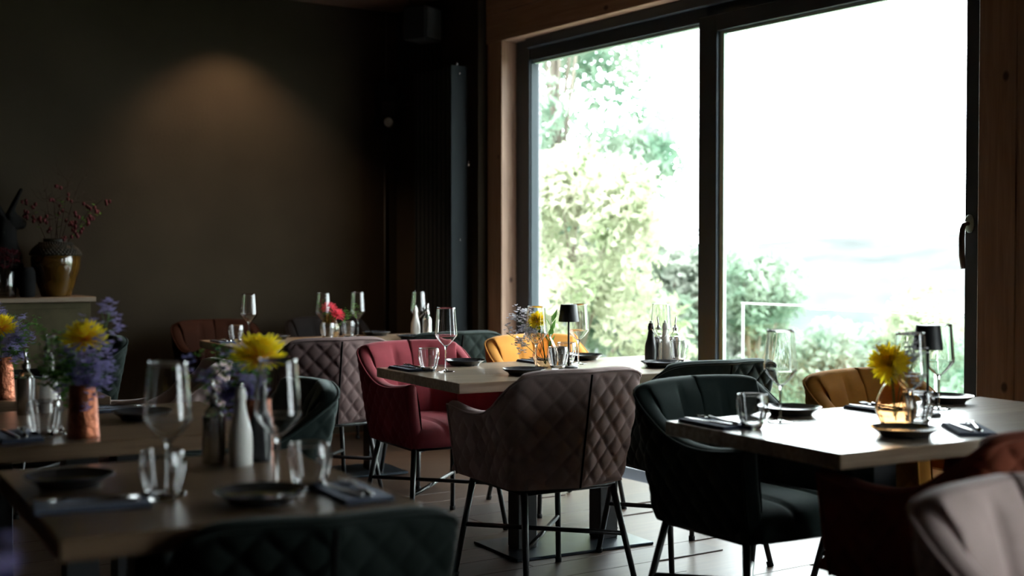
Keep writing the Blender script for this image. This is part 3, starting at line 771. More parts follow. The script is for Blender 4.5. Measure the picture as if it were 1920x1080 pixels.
for (x, y, l) in (
    (2.684, 4.478, 'wine glass in front of the wine red chair on the middle table'),
    (3.061, 4.374, 'wine glass before the white sprigs on the middle table'),
    (3.359, 4.478, 'wine glass behind the small black lamp on the middle table'),
    (3.704, 4.330, 'wine glass in front of the black bottle mill by the window'),
    (2.649, 2.579, 'wine glass behind the water tumbler at left on the bright right table'),
    (3.286, 2.533, 'wine glass behind the black lamp on the bright right table'),
    (2.862 - 0.02, 2.285, 'wine glass standing right before the big yellow flower on the right table'),
    (2.743, 6.695, 'wine glass before the rust orange chair on the farthest table'),
    (3.193, 6.690, 'wine glass left of the pink flowers on the farthest table'),
    (3.416, 6.696, 'wine glass right of the pink flowers on the farthest table'),
    (3.760, 6.586, 'wine glass before the white bottle mill on the farthest table'),
    (0.843, 2.475, 'large blurred wine glass on left half of the foreground table'),
    (1.050, 2.414, 'large blurred wine glass under the yellow flower on the foreground table'),
    (0.900, 3.489, 'wine glass left of the copper vase on the second left table'),
): place('wine', wine_make, (x, y, ZT), rng.random() * 90, l, GW)
GT = 'double walled water tumblers'
for (x, y, l) in (
    (2.638, 4.538, 'water tumbler at left end of the middle table, by the red chair'),
    (3.118, 4.300, 'water tumbler in front of the blush vase on the middle table'),
    (3.307, 4.496, 'water tumbler behind the blush vase on the middle table'),
    (3.807, 4.331, 'water tumbler right of the bottle mills on the middle table'),
    (2.486, 2.525, 'water tumbler beside the napkin at left on the bright right table'),
    (2.915, 2.315, 'water tumbler at the right side of the round vase on the right table'),
    (2.651, 6.651, 'water tumbler at left on the farthest table by the rust chair'),
    (3.176, 6.600, 'water tumbler in front of the pink flowers vase on the farthest table'),
    (3.369, 6.728, 'water tumbler right of the pink flowers vase on the farthest table'),
    (0.815, 2.427, 'blurred water tumbler below the left wine glass on the foreground table'),
    (1.095, 2.362, 'blurred water tumbler at right on the foreground table'),
    (0.840, 3.433, 'water tumbler left of the copper vase on the second left table'),
): place('tumbler', tumbler_make, (x, y, ZT), rng.random() * 90, l, GT)
GP = 'dark side plates'
for (x, y, l) in (
    (2.912, 4.700, 'dark side plate in front of the wine red chair on the middle table'),
    (2.883, 4.202, 'dark side plate half hidden by the central mauve chair'),
    (3.526, 4.662, 'dark side plate before the far ochre chair on the middle table'),
    (3.563, 4.161, 'dark side plate in front of the black bottle mill on the middle table'),
    (2.809, 2.690, 'dark side plate before the green chair on the bright right table'),
    (2.713, 2.198, 'dark side plate nearest on the bright right table, under the round vase'),
    (3.447, 2.632, 'dark side plate behind the lamp on the bright right table'),
    (2.935, 6.780, 'dark side plate before the rust orange chair on the farthest table'),
    (3.575, 6.770, 'dark side plate right of the pink flowers on the farthest table'),
    (3.577, 6.340, 'light reflecting side plate by the white mill on the farthest table'),
    (0.705, 2.674, 'blurred dark plate at left on the foreground table'),
    (0.961, 2.290, 'blurred dark plate in front on the foreground table'),
    (1.176, 3.669, 'dark side plate at the right end of the second left table'),
): place('plate', plate_make, (x, y, ZT), 0, l, GP)
for (x, y, rz, where) in (
    (2.610, 4.650, -5, 'on the left end of the middle table'),
    (3.255, 4.640, -5, 'behind the blush vase on the middle table'),
    (2.455, 2.640, -5, 'at the left corner of the bright right table'),
    (3.095, 2.600, -5, 'behind the round vase on the bright right table'),
    (2.935, 2.165, -40, 'right of the near plate on the bright right table'),
    (2.596, 6.690, -5, 'at left on the farthest table'),
    (0.680, 2.425, 78, 'left of the wine glass on the foreground table'),
    (1.140, 2.270, -5, 'at the right corner of the foreground table'),
    (1.170, 3.900, 80, 'at the far right corner of the second left table'),
    (0.780, 3.461, -5, 'at left on the second left table'),
):
    place('napkin', napkin_make, (x, y, ZT), rz, 'slate blue folded napkin ' + where, 'folded slate blue napkins')
    a = R(rz)
    for nm, mk, dx, dr in (('knife', knife_make, -0.016, 4), ('fork', fork_make, 0.018, -5)):
        px, py = x + dx * math.cos(a) - 0.008 * math.sin(a), y + dx * math.sin(a) + 0.008 * math.cos(a)
        place(nm, mk, (px, py, ZT + 0.0100), rz + dr, 'steel %s lying on the napkin %s' % (nm, where), 'cutlery on the napkins')
for (x, y, c, l) in (
    (3.685, 4.377, 'black', 'black bottle shaped mill by the window on the middle table'),
    (3.758, 4.364, 'white', 'white bottle shaped mill by the window on the middle table'),
    (3.690, 6.500, 'white', 'white bottle shaped mill on the farthest table'),
    (3.785, 6.530, 'black', 'black bottle shaped mill on the farthest table'),
    (1.096, 2.728, 'white', 'white bottle shaped mill on the foreground table, large and blurred'),
    (1.156, 2.760, 'black', 'black bottle shaped mill on the foreground table, behind the white one'),
    (0.985, 3.970, 'white', 'white bottle shaped mill behind the tumbler on the second left table'),
): place('mill_' + c, mill_make(MT['white_gloss' if c == 'white' else 'black_gloss']), (x, y, ZT), 0, l, 'bottle shaped mills')
for (x, y, rz, l) in (
    (3.834, 4.383, 20, 'steel sleeved oil cruet behind the right tumbler on the middle table'),
    (3.774, 4.430, 100, 'steel sleeved oil cruet behind the white mill on the middle table'),
    (3.735, 6.440, 20, 'steel sleeved oil cruet beside the white mill on the farthest table'),
    (1.055, 2.785, 200, 'steel sleeved cruet left of the white mill on the foreground table'),
    (0.920, 3.960, 160, 'steel sleeved cruet at far left on the second left table'),
): place('cruet', cruet_make, (x, y, ZT), rz, l, 'steel sleeved cruets')
place('lamp', lamp_make, (3.204, 4.340, ZT), 0, 'small black cordless lamp in the centre of the middle table', 'small black table lamps')
place('lamp', lamp_make, (3.120, 2.444, ZT), 0, 'small black cordless lamp on the bright right table', 'small black table lamps')
place('blush', vase_make(MT['blush']), (3.123, 4.394, ZT), 0, 'blush glass vase with white sprigs on the middle table', 'blush glass vases')
place('peach', vase_make(MT['peach'], 0.056, 0.142, 0.020), (2.859, 2.345, ZT), 20, 'blush glass vase with a big yellow flower on the right table', 'blush glass vases')
place('ambervase', vase_make(MT['amber'], 0.056, 0.142, 0.028), (3.232, 6.680, ZT), 0, 'amber glass vase with pink flowers on the farthest table')
place('copper', copper_make, (1.170, 2.820, ZT), 0, 'hammered copper vase behind the mills on the foreground table', 'hammered copper vases')
place('copper', None, (0.925, 3.375, ZT), 0, 'hammered copper vase at the front of the second left table', 'hammered copper vases')
place('copper', None, (0.955, 4.440, ZT), 0, 'hammered copper vase at the left picture edge on the third table', 'hammered copper vases')
place('copper', None, (0.200, 1.330, ZT), 0, 'hammered copper vase below the nearest bouquet, under the frame', 'hammered copper vases')

# ------------------------------------------------------------------ flowers
def petals(n_layers, r_, lift, seed, thin=0.062):
    rr = random.Random(seed); mb = MB()
    for L_ in range(n_layers):
        f = L_ / max(1, n_layers - 1); el = R(-12 + 88 * f + lift); ln = r_ * (1.0 - 0.40 * f); n = int(34 - 18 * f)
        for k in range(n):
            az = 2 * math.pi * (k + 0.5 * (L_ % 2)) / n + rr.uniform(-.1, .1); e = el + rr.uniform(-.15, .15); l = ln * rr.uniform(.85, 1.1)
            d = Vector((math.cos(az) * math.cos(e), math.sin(az) * math.cos(e), math.sin(e))); sd = Vector((-math.sin(az), math.cos(az), 0)); up = d.cross(sd)
            w_ = r_ * thin; bend = Vector((0, 0, 1)) * l * 0.18
            P_ = []
            for t_, ww in ((0.12, .35), (0.5, .8), (0.85, 1.0), (1.02, .25)):
                c = d * l * t_ + bend * t_ * t_
                P_ += [c - sd * w_ * ww + up * w_ * .35, c + up * (-w_ * .25), c + sd * w_ * ww + up * w_ * .35]
            fs = []
            for q in range(3):
                for s_ in range(2): fs.append((q * 3 + s_, q * 3 + s_ + 1, q * 3 + s_ + 4, q * 3 + s_ + 3))
            mb.add(P_, fs)
    return mb
def stem_leaf(mb, p, d, l, w_):
    d = Vector(d).normalized(); s_ = d.cross(Vector((0, 0, 1))); s_ = s_.normalized() if s_.length > 1e-3 else Vector((1, 0, 0)); p = Vector(p)
    up = s_.cross(d) * (w_ * .25)
    mb.add([p, p + d * l * .4 + s_ * w_ + up, p + d * l, p + d * l * .4 - s_ * w_ + up, p + d * l * .4], [(0, 1, 4), (1, 2, 4), (2, 3, 4), (3, 0, 4)])
def chrysanthemum(base, head, face, r_, color, label, seed, layers=6, lift=0, leaf=True):
    base = Vector(base); head = Vector(head)
    t = thing('chrysanthemum' if color != 'pink' else 'aster', label, 'flower', base)
    h = head - base; fz = Vector(face).normalized()
    mid = h * 0.5 + Vector((h.x * -.1, h.y * -.1, h.z * .12))
    MB().path(interp([(0, 0, 0), mid, h - fz * 0.012, h], 5), 0.0024, 7).build('stem', MT['stem'], t)
    q = fz.to_track_quat('Z', 'Y').to_euler()
    pe = petals(layers, r_, lift, seed).build('petals', MT[color], t, True, h, q); pe['kind'] = 'stuff'
    MB().blob((0, 0, 0), r_ * .2, 12, 6, (1, 1, .7)).build('flower_heart', MT['orange_heart'] if color != 'pink' else MT['dried'], t, True, h, q)
    if leaf:
        lf = MB(); rr = random.Random(seed + 9)
        for k in range(4):
            a = rr.random() * 6.28; f = 0.62 + .09 * k
            stem_leaf(lf, tuple(h * f), (math.cos(a), math.sin(a), .5), 0.035, 0.010)
        lf.build('leaves', MT['leaf'], t, False)['kind'] = 'stuff'
    return t
def sprig(base, tip, color, label, seed, n=36, spread=0.032, br=0.0075, group=None, leafs=0, name='statice_sprig'):
    base = Vector(base); v = Vector(tip) - base; rr = random.Random(seed)
    t = thing(name, label, 'flower', base, 0, group)
    st = MB(); st.path(interp([(0, 0, 0), v * .5 + Vector((0, 0, v.z * .1)), v], 4), [0.0016] * 9, 5); bl = MB(); lf = MB()
    for k in range(9):
        f = rr.uniform(.55, 1.0); p = v * f + Vector((0, 0, v.z * .1 * math.sin(math.pi * f)))
        e = p + Vector((rr.gauss(0, 1), rr.gauss(0, 1), rr.gauss(.4, .8))) * spread * .8
        st.path([p, e], 0.0009, 4)
        for _ in range(n // 9 + 1):
            c = e + Vector((rr.gauss(0, 1), rr.gauss(0, 1), rr.gauss(0, 1))) * spread * .32; s_ = br * rr.uniform(.7, 1.3)
            for q in range(5):
                a = q * 1.2566; d = Vector((math.cos(a), math.sin(a), .35 + rr.uniform(-.5, .5)))
                stem_leaf(bl, c, d, s_ * 1.5, s_ * .6)
    for k in range(leafs):
        f = rr.uniform(.3, .95); a = rr.random() * 6.28; stem_leaf(lf, tuple(v * f), (math.cos(a), math.sin(a), .3), 0.03, 0.008)
    st.build('stem', MT['stem'], t)
    b = bl.build('blossoms', MT[color], t, False); b['kind'] = 'stuff'
    if leafs: lf.build('leaves', MT['leaf'], t, False)['kind'] = 'stuff'
    return t
rx, ry = 0.830, -0.558                                # the picture's rightward direction on the floor plan
def off(c, right, z, back=0.0): return (c[0] + rx * right + 0.558 * back, c[1] + ry * right + 0.83 * back, z)
cam_dir = lambda p: Vector((0, 0, 1.22)) - Vector(p)
# middle table
V = (3.123, 4.394)
p = off(V, -0.035, 0.950); chrysanthemum((V[0], V[1], 0.765), p, Vector((-.75, -.4, .35)), 0.042, 'yellow', 'small yellow chrysanthemum in the vase on the middle table', 3, 5)
for k, (dx, z) in enumerate(((-0.165, 0.90), (-0.13, 0.965), (-0.075, 0.965))):
    sprig((V[0] - .004 + .008 * k, V[1], 0.77), off(V, dx, z, .03 * (k - 1)), 'pale_blossom', 'white statice sprig, %s, on the middle table' % ('drooping lowest at left', 'highest of the three', 'closest to the yellow flower')[k], 20 + k, 80, 0.032, 0.0085, 'statice on the middle table')
gl = thing('green_sprig', 'green leaf sprig standing right of the small yellow chrysanthemum', 'flower', (V[0] + .006, V[1] + .004, 0.77))
m_ = MB(); 
for k in range(6): stem_leaf(m_, (0.012 + .004 * k, 0, 0.06 + 0.022 * k), (math.cos(k * 2.2) * .6, math.sin(k * 2.2) * .6, 1.0), 0.07, 0.013)
MB().path([(0, 0, 0), (0.012, 0, .07), (0.03, 0, .2)], 0.0018, 6).build('stem', MT['stem'], gl); m_.build('leaves', MT['leaf'], gl, False)['kind'] = 'stuff'
# right table
V = (2.859, 2.345)
p = off(V, -0.024, 0.925, -.01); chrysanthemum((V[0], V[1], 0.765), p, Vector((-.7, -.65, .25)), 0.060, 'yellow', 'big yellow chrysanthemum in the round vase on the right table', 5, 6)
for k, (dx, z) in enumerate(((-0.01, 0.985), (0.052, 0.97), (0.075, 0.945))):
    sprig((V[0] + .003 * k, V[1] + .006, 0.77), off(V, dx, z, .05), 'pale_blossom', 'grey statice sprig above the round vase, %s' % ('left one over the flower', 'middle one', 'right one by the lamp shade')[k], 30 + k, 60, 0.024, 0.0075, 'statice on the right table')
# farthest table
V = (3.232, 6.680)
for k, (dx, z) in enumerate(((-0.005, 0.925), (0.045, 0.885))):
    chrysanthemum((V[0] + .008 * k, V[1], 0.77), off(V, dx, z, -.02), Vector((-.3 + .4 * k, -.35, .9 - .4 * k)), 0.046, 'pink', 'pink aster on the farthest table, %s' % ('upper left one', 'lower right one')[k], 40 + k, 4)
sprig((V[0] + .005, V[1] + .005, 0.77), off(V, 0.14, 0.905), 'leaf', 'thin green sprig leaning right from the amber vase', 45, 40, 0.03, 0.005, None, 10, 'green_sprig')
sprig((V[0] - .006, V[1] + .005, 0.77), off(V, -0.045, 0.94), 'leaf', 'thin green sprig at left in the amber vase', 46, 30, 0.02, 0.005, None, 10, 'green_sprig')
# bouquets in the copper vases
def order(lst, k):
    i = sorted(range(len(lst)), key=lambda q: lst[q][0]).index(k); n = len(lst)
    if i == 0: return 'leftmost'
    if i == n - 1: return 'rightmost'
    return ('second', 'third', 'fourth', 'fifth')[i - 1] + ' from left'
def bouquet(V, z0, head, hr, where, seed, sprays, greens, face=(-.1, -.25, .95)):
    chrysanthemum((V[0], V[1], z0), off(V, head[0], head[1], -.015), Vector(face), hr, 'yellow_orange', 'yellow orange chrysanthemum ' + where, seed, 6, 0)
    for k, (dx, z, bk) in enumerate(sprays):
        sprig((V[0] + .010 * math.cos(k * 2.1), V[1] + .010 * math.sin(k * 2.1), z0), off(V, dx, z, bk), 'lilac', 'lilac sprig, %s, %s' % (order(sprays, k), where), seed + 10 + k, 70, 0.030, 0.0085, 'lilac statice ' + where, 4)
    for k, (dx, z, bk) in enumerate(greens):
        sprig((V[0] + .013 * math.cos(k * 2.4 + 1), V[1] + .013 * math.sin(k * 2.4 + 1), z0), off(V, dx, z, bk), 'leaf', 'green sprig, %s, %s' % (order(greens, k), where), seed + 40 + k, 40, 0.03, 0.007, 'green sprigs ' + where, 16, 'green_sprig')
bouquet((1.170, 2.820), 0.762, (0.012, 0.985), 0.070, 'in the bouquet on the foreground table', 100,
        ((-0.115, 0.955, 0), (-0.065, 0.965, .02), (-0.02, 0.94, .03), (-0.075, 0.91, -.01), (-0.035, 0.90, .0)),
        ((-0.10, 0.985, .02), (-0.03, 0.955, .04), (-0.045, 0.915, -.02), (-0.13, 0.925, .02)))
bouquet((0.925, 3.375), 0.762, (0.010, 1.005), 0.062, 'in the bouquet on the second left table', 200,
        ((0.065, 1.075, 0.02), (0.045, 1.03, .02), (0.035, 0.945, -.02), (0.05, 0.915, .0), (-0.03, 1.015, .03), (0.02, 0.93, -.03)),
        ((-0.10, 1.005, .02), (-0.06, 0.99, .02), (-0.05, 0.955, -.01), (-0.085, 0.93, 0), (-0.12, 0.965, .02), (0.0, 0.94, .0)))
bouquet((0.955, 4.440), 0.762, (0.0, 0.985), 0.060, 'in the bouquet at the left picture edge', 300,
        ((0.045, 1.03, 0), (-0.03, 1.04, .03), (0.035, 0.93, -.01), (0.05, 0.96, 0), (0.0, 0.92, -.02)), ((0.075, 0.99, .02), (-0.05, 0.97, .0), (0.06, 0.94, .02)))
bouquet((0.200, 1.330), 0.762, (-0.055, 1.035), 0.06, 'in the nearest bouquet at bottom left', 400,
        ((0.035, 0.945, -.03), (0.005, 0.925, -.05), (-0.04, 0.945, .0), (0.01, 0.90, .02)), ((-0.03, 1.02, .0), (-0.07, 0.97, .02), (0.02, 0.92, -.04)))

# ------------------------------------------------------------------ sideboard at the dark wall
sb = thing('sideboard', 'green grey patinated sideboard with a wooden top at the far left', 'sideboard', (1.305, 7.79, 0))
MB().box(-0.83, 0.83, -0.18, 0.18, 0.04, 0.955, 0.004).build('body', MT['patina'], sb, False)
MB().box(-0.855, 0.855, -0.205, 0.20, 0.956, 0.985, 0.003).build('top_board', MT['sideboard_top'], sb, False)
for k in (-1, 0, 1):
    d = MB().box(k * 0.54 - 0.255, k * 0.54 + 0.255, -0.192, -0.1805, 0.10, 0.92, 0.003).build('door', MT['patina'], sb, False)
    MB().blob((k * 0.54 + 0.22, -0.20, 0.55), 0.012, 12, 6).build('knob', MT['black_metal'], d)
for sx in (-1, 1):
    for sy in (-1, 1): MB().box(sx * 0.78 - .03, sx * 0.78 + .03, sy * 0.14 - .03, sy * 0.14 + .03, 0, 0.04).build('foot', MT['patina'], sb, False)
ZS = 0.9855
ur = thing('glazed_urn', 'amber brown glazed urn with rough collar on the sideboard', 'vase', (1.975, 7.76, ZS))
ub = interp([(0.078, 0.0), (0.085, 0.01), (0.112, 0.085), (0.134, 0.165), (0.139, 0.215), (0.136, 0.238)], 6)
MB().lathe([(0, 0)] + ub + [(0.11, 0.24), (0.0, 0.24)], 48).build('body', MT['urn'], ur)
cl = MB(); cb_ = interp([(0.139, 0.2405), (0.142, 0.252), (0.122, 0.288), (0.092, 0.312), (0.070, 0.318), (0.068, 0.335), (0.072, 0.340)], 5)
cl.lathe(cb_ + [(0.066, 0.340), (0.062, 0.30), (0.06, 0.26)], 44)
for q in range(7):
    zz = 0.249 + q * 0.0105; rr_ = 0.1405 - max(0, q - 0.3) ** 1.25 * 0.0058; n = 40
    for k in range(n):
        a = 2 * math.pi * (k + .5 * (q % 2)) / n; cl.blob((rr_ * math.cos(a), rr_ * math.sin(a), zz), 0.0085, 6, 3)
cl.build('collar', MT['urn_collar'], ur)
def berry_branch(base, tip, label, seed, berries=True, m='twig'):
    base = Vector(base); v = Vector(tip) - base; rr = random.Random(seed)
    t = thing('rosehip_branch' if berries else 'bare_branch', label, 'branch', base, 0, 'branches in the urn')
    st = MB(); be = MB(); lf = MB()
    pts = interp([(0, 0, 0), v * .35 + Vector((0, 0, .02)), v * .7 + Vector((0, 0, .03)), v], 6); st.path(pts, [0.0028 - 0.0018 * i / len(pts) for i in range(len(pts))], 5)
    for k in range(7):
        p = Vector(pts[int(rr.uniform(.35, .95) * (len(pts) - 1))]); e = p + Vector((rr.gauss(0, 1), rr.gauss(0, .5), rr.gauss(.1, .8))) * .05
        st.path([p, e], 0.0011, 4)
        if berries:
            for q in range(3):
                b_ = e + Vector((rr.gauss(0, 1), rr.gauss(0, 1), rr.gauss(0, 1))) * .012; be.blob(b_, 0.0095, 7, 5, (1, 1, 1.25))
            stem_leaf(lf, p, (rr.gauss(0, 1), rr.gauss(0, .4), .2), .03, .009)
        else: st.path([e, e + Vector((rr.gauss(0, 1), rr.gauss(0, .4), 1)) * .05], 0.0008, 4)
    st.build('stem', MT[m], t)
    if berries: be.build('berries', MT['berry'], t)['kind'] = 'stuff'; lf.build('leaves', MT['leaf'], t, False)['kind'] = 'stuff'
    return t
for k, (dx, z, lab, b) in enumerate((
    (0.30, 1.555, 'red hip branch reaching highest to the right from the urn', True), (0.29, 1.475, 'red hip branch reaching lower right from the urn', True),
    (0.06, 1.56, 'red hip branch standing upright at right in the urn', True), (-0.18, 1.56, 'hip branch leaning left from the urn', True),
    (-0.05, 1.68, 'bare twig rising left of centre in the urn', False), (0.10, 1.72, 'bare twig rising right of centre in the urn', False), (0.0, 1.62, 'bare twig in the middle of the urn', False), (0.17, 1.70, 'bare twig arching to the right above the hips', False))):
    berry_branch((1.975 + .02 * math.cos(k), 7.76 + .02 * math.sin(k), ZS + 0.25), off((1.975, 7.76), dx, z, .0 if k % 2 else -.05), lab, 60 + k, b)
# black hare figure
def skin_figure(name, chains, m, parent):
    verts, edges, rad = [], [], []
    for ch in chains:
        prev = ch.get('from')
        for (pt, r_) in ch['pts']:
            verts.append(pt); rad.append(r_)
            i = len(verts) - 1
            if prev is not None: edges.append((prev, i))
            prev = i
    me = bpy.data.meshes.new(name); me.from_pydata(verts, edges, [])
    o = bpy.data.objects.new(name, me); COL.objects.link(o)
    md = o.modifiers.new('skin', 'SKIN'); me.skin_vertices.new() if not me.skin_vertices else None
    for i, r_ in enumerate(rad):
        sv = me.skin_vertices[0].data[i]; sv.radius = r_ if isinstance(r_, tuple) else (r_, r_); sv.use_root = (i == 0)
    o.modifiers.new('sub', 'SUBSURF').levels = 2
    dg = bpy.context.evaluated_depsgraph_get(); ev = o.evaluated_get(dg); nm = bpy.data.meshes.new_from_object(ev)
    bpy.data.objects.remove(o); nm.name = name; nm.materials.clear()
    nm.polygons.foreach_set('use_smooth', [True] * len(nm.polygons))
    return put(nm, name, m, parent)
hr = thing('hare_statue', 'tall black sitting hare statue at the left edge of the sideboard', 'statue', (1.72, 7.85, ZS))
skin_figure('body', [
    {'pts': [((0, 0, 0.03), (0.085, 0.07)), ((0, 0, 0.12), (0.10, 0.08)), ((0, 0, 0.24), (0.085, 0.07)), ((0.0, 0, 0.33), (0.06, 0.055)), ((0.01, 0, 0.40), (0.055, 0.05)), ((0.04, 0, 0.44), (0.062, 0.05)), ((0.085, 0, 0.425), (0.04, 0.036)), ((0.112, 0, 0.415), (0.025, 0.025))]},
    {'from': 5, 'pts': [((0.025, 0.0, 0.50), (0.03, 0.02)), ((0.055, -0.01, 0.57), (0.028, 0.014)), ((0.085, -0.015, 0.635), (0.014, 0.01))]},
    {'from': 4, 'pts': [((-0.03, 0.01, 0.49), (0.03, 0.02)), ((-0.06, 0.02, 0.57), (0.032, 0.014)), ((-0.085, 0.03, 0.63), (0.015, 0.01))]},
    {'from': 1, 'pts': [((0.06, -0.045, 0.12), (0.05, 0.05)), ((0.09, -0.055, 0.04), (0.035, 0.035)), ((0.13, -0.055, 0.022), (0.024, 0.022))]},
    {'from': 2, 'pts': [((0.06, 0.03, 0.22), (0.035, 0.035)), ((0.10, 0.035, 0.10), (0.024, 0.024)), ((0.11, 0.035, 0.022), (0.022, 0.02))]},
], MT['matt_black'], hr)
bv = thing('black_vase', 'small matt black vase between the urn and the glass jar', 'vase', (1.800, 7.70, ZS))
MB().lathe([(0, 0)] + interp([(0.036, 0), (0.043, 0.012), (0.045, 0.08), (0.044, 0.14), (0.036, 0.165), (0.034, 0.172)], 5) + [(0.030, 0.172), (0.034, 0.14), (0.036, 0.02), (0, 0.015)], 32).build('vase_body', MT['matt_black'], bv)
gj = thing('glass_jar', 'tall clear glass jar with dried red blooms on the sideboard', 'vase', (1.665, 7.665, ZS))
MB().lathe([(0, 0), (0.062, 0), (0.064, 0.003), (0.064, 0.165), (0.0625, 0.167), (0.061, 0.165), (0.061, 0.008), (0, 0.008)], 40).build('jar_body', MT['glass'], gj)
for k, (dx, dy, dz) in enumerate(((-0.055, 0, .215), (0.0, -0.02, .235), (0.052, 0.0, .225), (0.015, 0.04, .20))):
    t = thing('dried_hydrangea', 'dried dark red bloom in the glass jar, %s' % ('leftmost', 'second from left and tallest', 'rightmost', 'hindmost')[k], 'flower', (1.665 + dx * .4, 7.665 + dy * .4, ZS + 0.01), 0, 'dried blooms in the glass jar')
    MB().path([(0, 0, 0), (dx * .3, dy * .3, dz * .6), (dx * .6, dy * .6, dz)], 0.002, 5).build('stem', MT['twig'], t)
    bl = MB(); rr = random.Random(70 + k)
    for _ in range(110):
        d = Vector((rr.gauss(0, 1), rr.gauss(0, 1), rr.gauss(0, 1))).normalized(); c = Vector((dx * .6, dy * .6, dz)) + d * .036 * rr.uniform(.7, 1)
        stem_leaf(bl, c, d + Vector((rr.gauss(0, .6), rr.gauss(0, .6), 0)), .016, .007)
    bl.build('bloom', MT['dried'], t, False)['kind'] = 'stuff'

# ------------------------------------------------------------------ radiator, grille, speaker, sensor
rd = thing('radiator', 'tall anthracite column radiator on the wall left of the window', 'radiator', (0, 0, 0))
NR = 8
for k in range(NR):
    y = 7.065 + 0.014 + k * 0.0545
    MB().box(4.268, 4.318, y, y + 0.040, 0.30, 2.44, 0.006).build('rib', MT['radiator'], rd, False)
MB().box(4.292, 4.372, 7.055, 7.505, 0.34, 2.40).build('back_panel', MT['radiator'], rd, False)
sp_ = MB().box(4.262, 4.3895, 7.04, 7.0545, 0.28, 2.447, 0.003).build('side_panel', MT['radiator'], rd, False)
MB().box(4.262, 4.3895, 7.505, 7.52, 0.28, 2.447, 0.003).build('side_panel', MT['radiator'], rd, False)
for z in (2.395, 1.33): MB().blob((4.325, 7.038, z), 0.006, 10, 6).build('screw', MT['steel'], sp_)
sharp(MB().lathe([(0, 0), (0.010, 0), (0.010, 0.016), (0.006, 0.02), (0, 0.02)], 16, (4.31, 7.047, 2.4472)).build('vent_plug', MT['steel'], rd), 40)
vb = MB(); vb.path([(4.383, 7.022, 1.80), (4.383, 7.022, 1.84)], 0.006, 8); vb.build('bracket', MT['steel'], rd)
gr = thing('slatted_panel', 'dark slatted panel hung high on the wall above the radiator', 'panel', (0, 0, 0))
MB().box(4.370, 4.3895, 7.36, 7.93, 2.27, 2.86, 0.003).build('back_board', MT['dark_plastic'], gr, False)
for k in range(10): MB().box(4.345, 4.369, 7.372 + k * .056, 7.404 + k * .056, 2.28, 2.85, 0.003).build('slat', MT['dark_plastic'], gr, False)
ls = thing('wall_speaker', 'black box loudspeaker on a bracket high in the corner', 'speaker', (4.20, 7.30, 2.735), 28)
MB().box(-0.10, 0.10, -0.085, 0.085, -0.11, 0.11, 0.008).build('cabinet', MT['dark_plastic'], ls, False)
MB().box(-0.085, 0.085, -0.092, -0.086, -0.095, 0.095, 0.002).build('grille_cloth', MT['cable'], ls, False)
MB().path([(0.03, 0.085, 0.0), (0.10, 0.12, 0.0), (0.19, 0.02, 0.0)], 0.012, 8).build('bracket', MT['black_metal'], ls)
tag(MB().path(interp([(4.16, 7.40, 2.939), (4.16, 7.40, 2.92), (4.18, 7.40, 2.88), (4.20, 7.37, 2.84)], 5), 0.004, 6).build('speaker_cable', MT['cable']), 'thin black cable hanging from the ceiling to the loudspeaker', 'cable')
se = thing('motion_sensor', 'slim black motion sensor box with a round grey lens by the corner', 'sensor', (4.285, 7.96, 2.27), -4)
MB().box(-0.072, 0.072, -0.04, 0.036, -0.155, 0.155, 0.006).build('housing', MT['dark_plastic'], se, False)
MB().box(-0.05, 0.05, -0.048, -0.041, 0.0, 0.0, 0) if False else MB().box(-0.048, 0.048, -0.047, -0.041, -0.06, 0.02, 0.002).build('display', MT['black_gloss'], se, False)
ln_ = MB().lathe([(0, 0), (0.033, 0), (0.033, 0.004), (0.024, 0.012), (0, 0.016)], 28); ln_.v = [(x, -z, y) for x, y, z in ln_.v]
ln_.build('lens', MT['lens'], se, True, (0, -0.041, -0.112))
cb2 = MB(); cb2.path([(4.30, 7.99, 2.39), (4.30, 7.99, 2.93)], 0.006, 6); tag(cb2.build('wall_cable', MT['cable']), 'black cable running up the wall above the motion sensor', 'cable')
cb3 = MB(); cb3.path([(4.29, 7.99, 2.07), (4.29, 7.99, 0.1)], 0.006, 6); tag(cb3.build('wall_cable', MT['cable']), 'black cable running down the wall below the motion sensor', 'cable')

# ------------------------------------------------------------------ ceiling spot washing the dark wall
sl = thing('ceiling_spot', 'small black ceiling spotlight that washes the dark wall', 'spotlight', (3.10, 7.50, CEIL - 0.001))
sharp(MB().lathe([(0, 0), (0.045, 0), (0.045, -0.09), (0.040, -0.092), (0.036, -0.075), (0, -0.07)], 28).build('can', MT['black_metal'], sl), 40)
ld = bpy.data.lights.new('spot_bulb', 'SPOT'); ld.energy = 120; ld.color = (1.0, 0.66, 0.42); ld.spot_size = R(100); ld.spot_blend = 0.75; ld.shadow_soft_size = 0.03
lo = bpy.data.objects.new('spot_bulb', ld); COL.objects.link(lo); lo.parent = sl; lo.location = (0, 0, -0.10); lo.rotation_euler = (R(12), 0, 0)

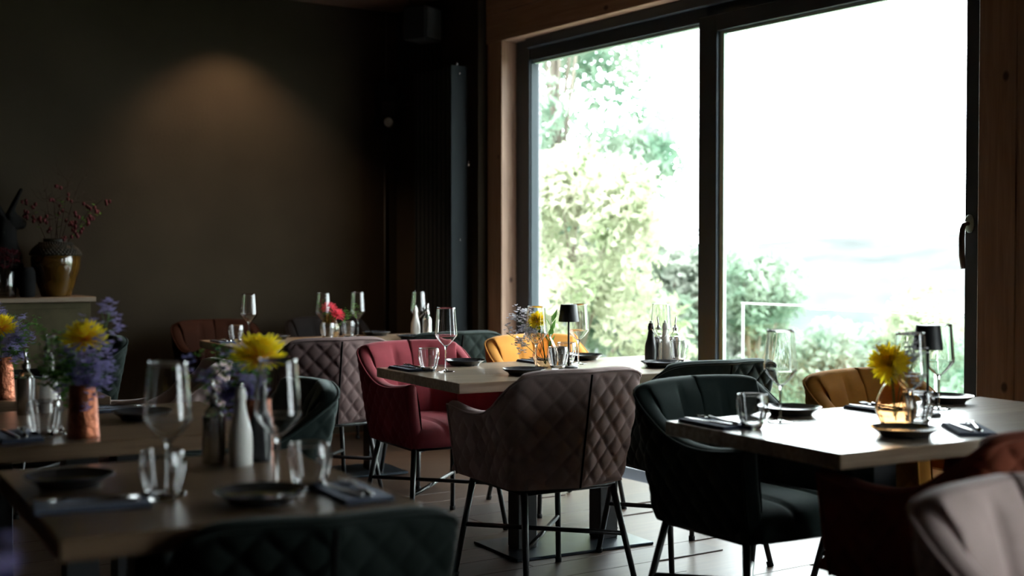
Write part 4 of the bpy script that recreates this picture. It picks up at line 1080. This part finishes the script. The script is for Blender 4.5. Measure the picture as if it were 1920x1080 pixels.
# ------------------------------------------------------------------ balcony railing and planting outside
rl = thing('balcony_railing', 'glass balcony railing with a thin pale rail beyond the right pane', 'railing', (6.20, 0, -0.04))
MB().box(-0.008, 0.008, -3.9, 6.40, 0.936, 0.945, 0.002).build('top_rail', MT['white_steel'], rl, False)
for y in (6.39, 4.8, 3.6, 2.4, 1.2, 0.0, -1.2, -2.4, -3.6): MB().box(-0.005, 0.005, y - 0.005, y + 0.005, 0, 0.931).build('post', MT['white_steel'], rl, False)
ys = (6.39, 4.8, 3.6, 2.4, 1.2, 0.0, -1.2, -2.4, -3.6)
for a, b in zip(ys, ys[1:]): MB().box(-0.004, 0.004, b + .012, a - .012, 0.06, 0.92).build('glass_panel', MT['rail_glass'], rl, False)
tree('broadleaf_tree', 'tall broadleaf tree filling the left window pane', 'tree', (7.95, 11.0, -1.2), crowd(90, 1, 1.1, 1.3, 1.6, 7.4, .28, .55), 30000, 0.06, MT['foliage_a'], 1, 0.07)
tree('shrub', 'yellow green shrub under the tall tree outside the left pane', 'shrub', (7.0, 9.35, -0.9), crowd(38, 2, .95, 1.1, 0.2, 2.9, .25, .45), 14000, 0.05, MT['foliage_b'], 2, .05)
tree('shrub', 'pale shrub outside, just left of the dark window mullion', 'shrub', (8.85, 10.1, -1.2), crowd(44, 3, 1.0, 1.1, 0.2, 2.6, .25, .45), 15000, 0.055, MT['foliage_c'], 3, .05)
tree('shrub', 'green shrub outside, just right of the dark window mullion', 'shrub', (9.15, 9.3, -1.3), crowd(26, 4, .55, .6, 0.2, 2.5, .2, .36), 9000, 0.05, MT['foliage_a'], 4, .05)
tree('shrub', 'low pale shrub outside behind the glass railing, second from the mullion', 'shrub', (10.0, 8.95, -1.5), crowd(28, 5, .8, .9, 0.1, 1.9, .22, .42), 11000, 0.05, MT['foliage_c'], 5, .05)
tree('shrub', 'yellowish low shrub outside behind the yellow flower', 'shrub', (10.7, 8.2, -1.5), crowd(30, 6, .8, .9, 0.1, 2.1, .22, .42), 11000, 0.05, MT['foliage_b'], 6, .05)
tree('shrub', 'low green shrub outside near the right window post', 'shrub', (10.0, 6.9, -1.5), crowd(30, 7, .8, .9, 0.1, 2.05, .22, .4), 11000, 0.05, MT['foliage_a'], 7, .05)
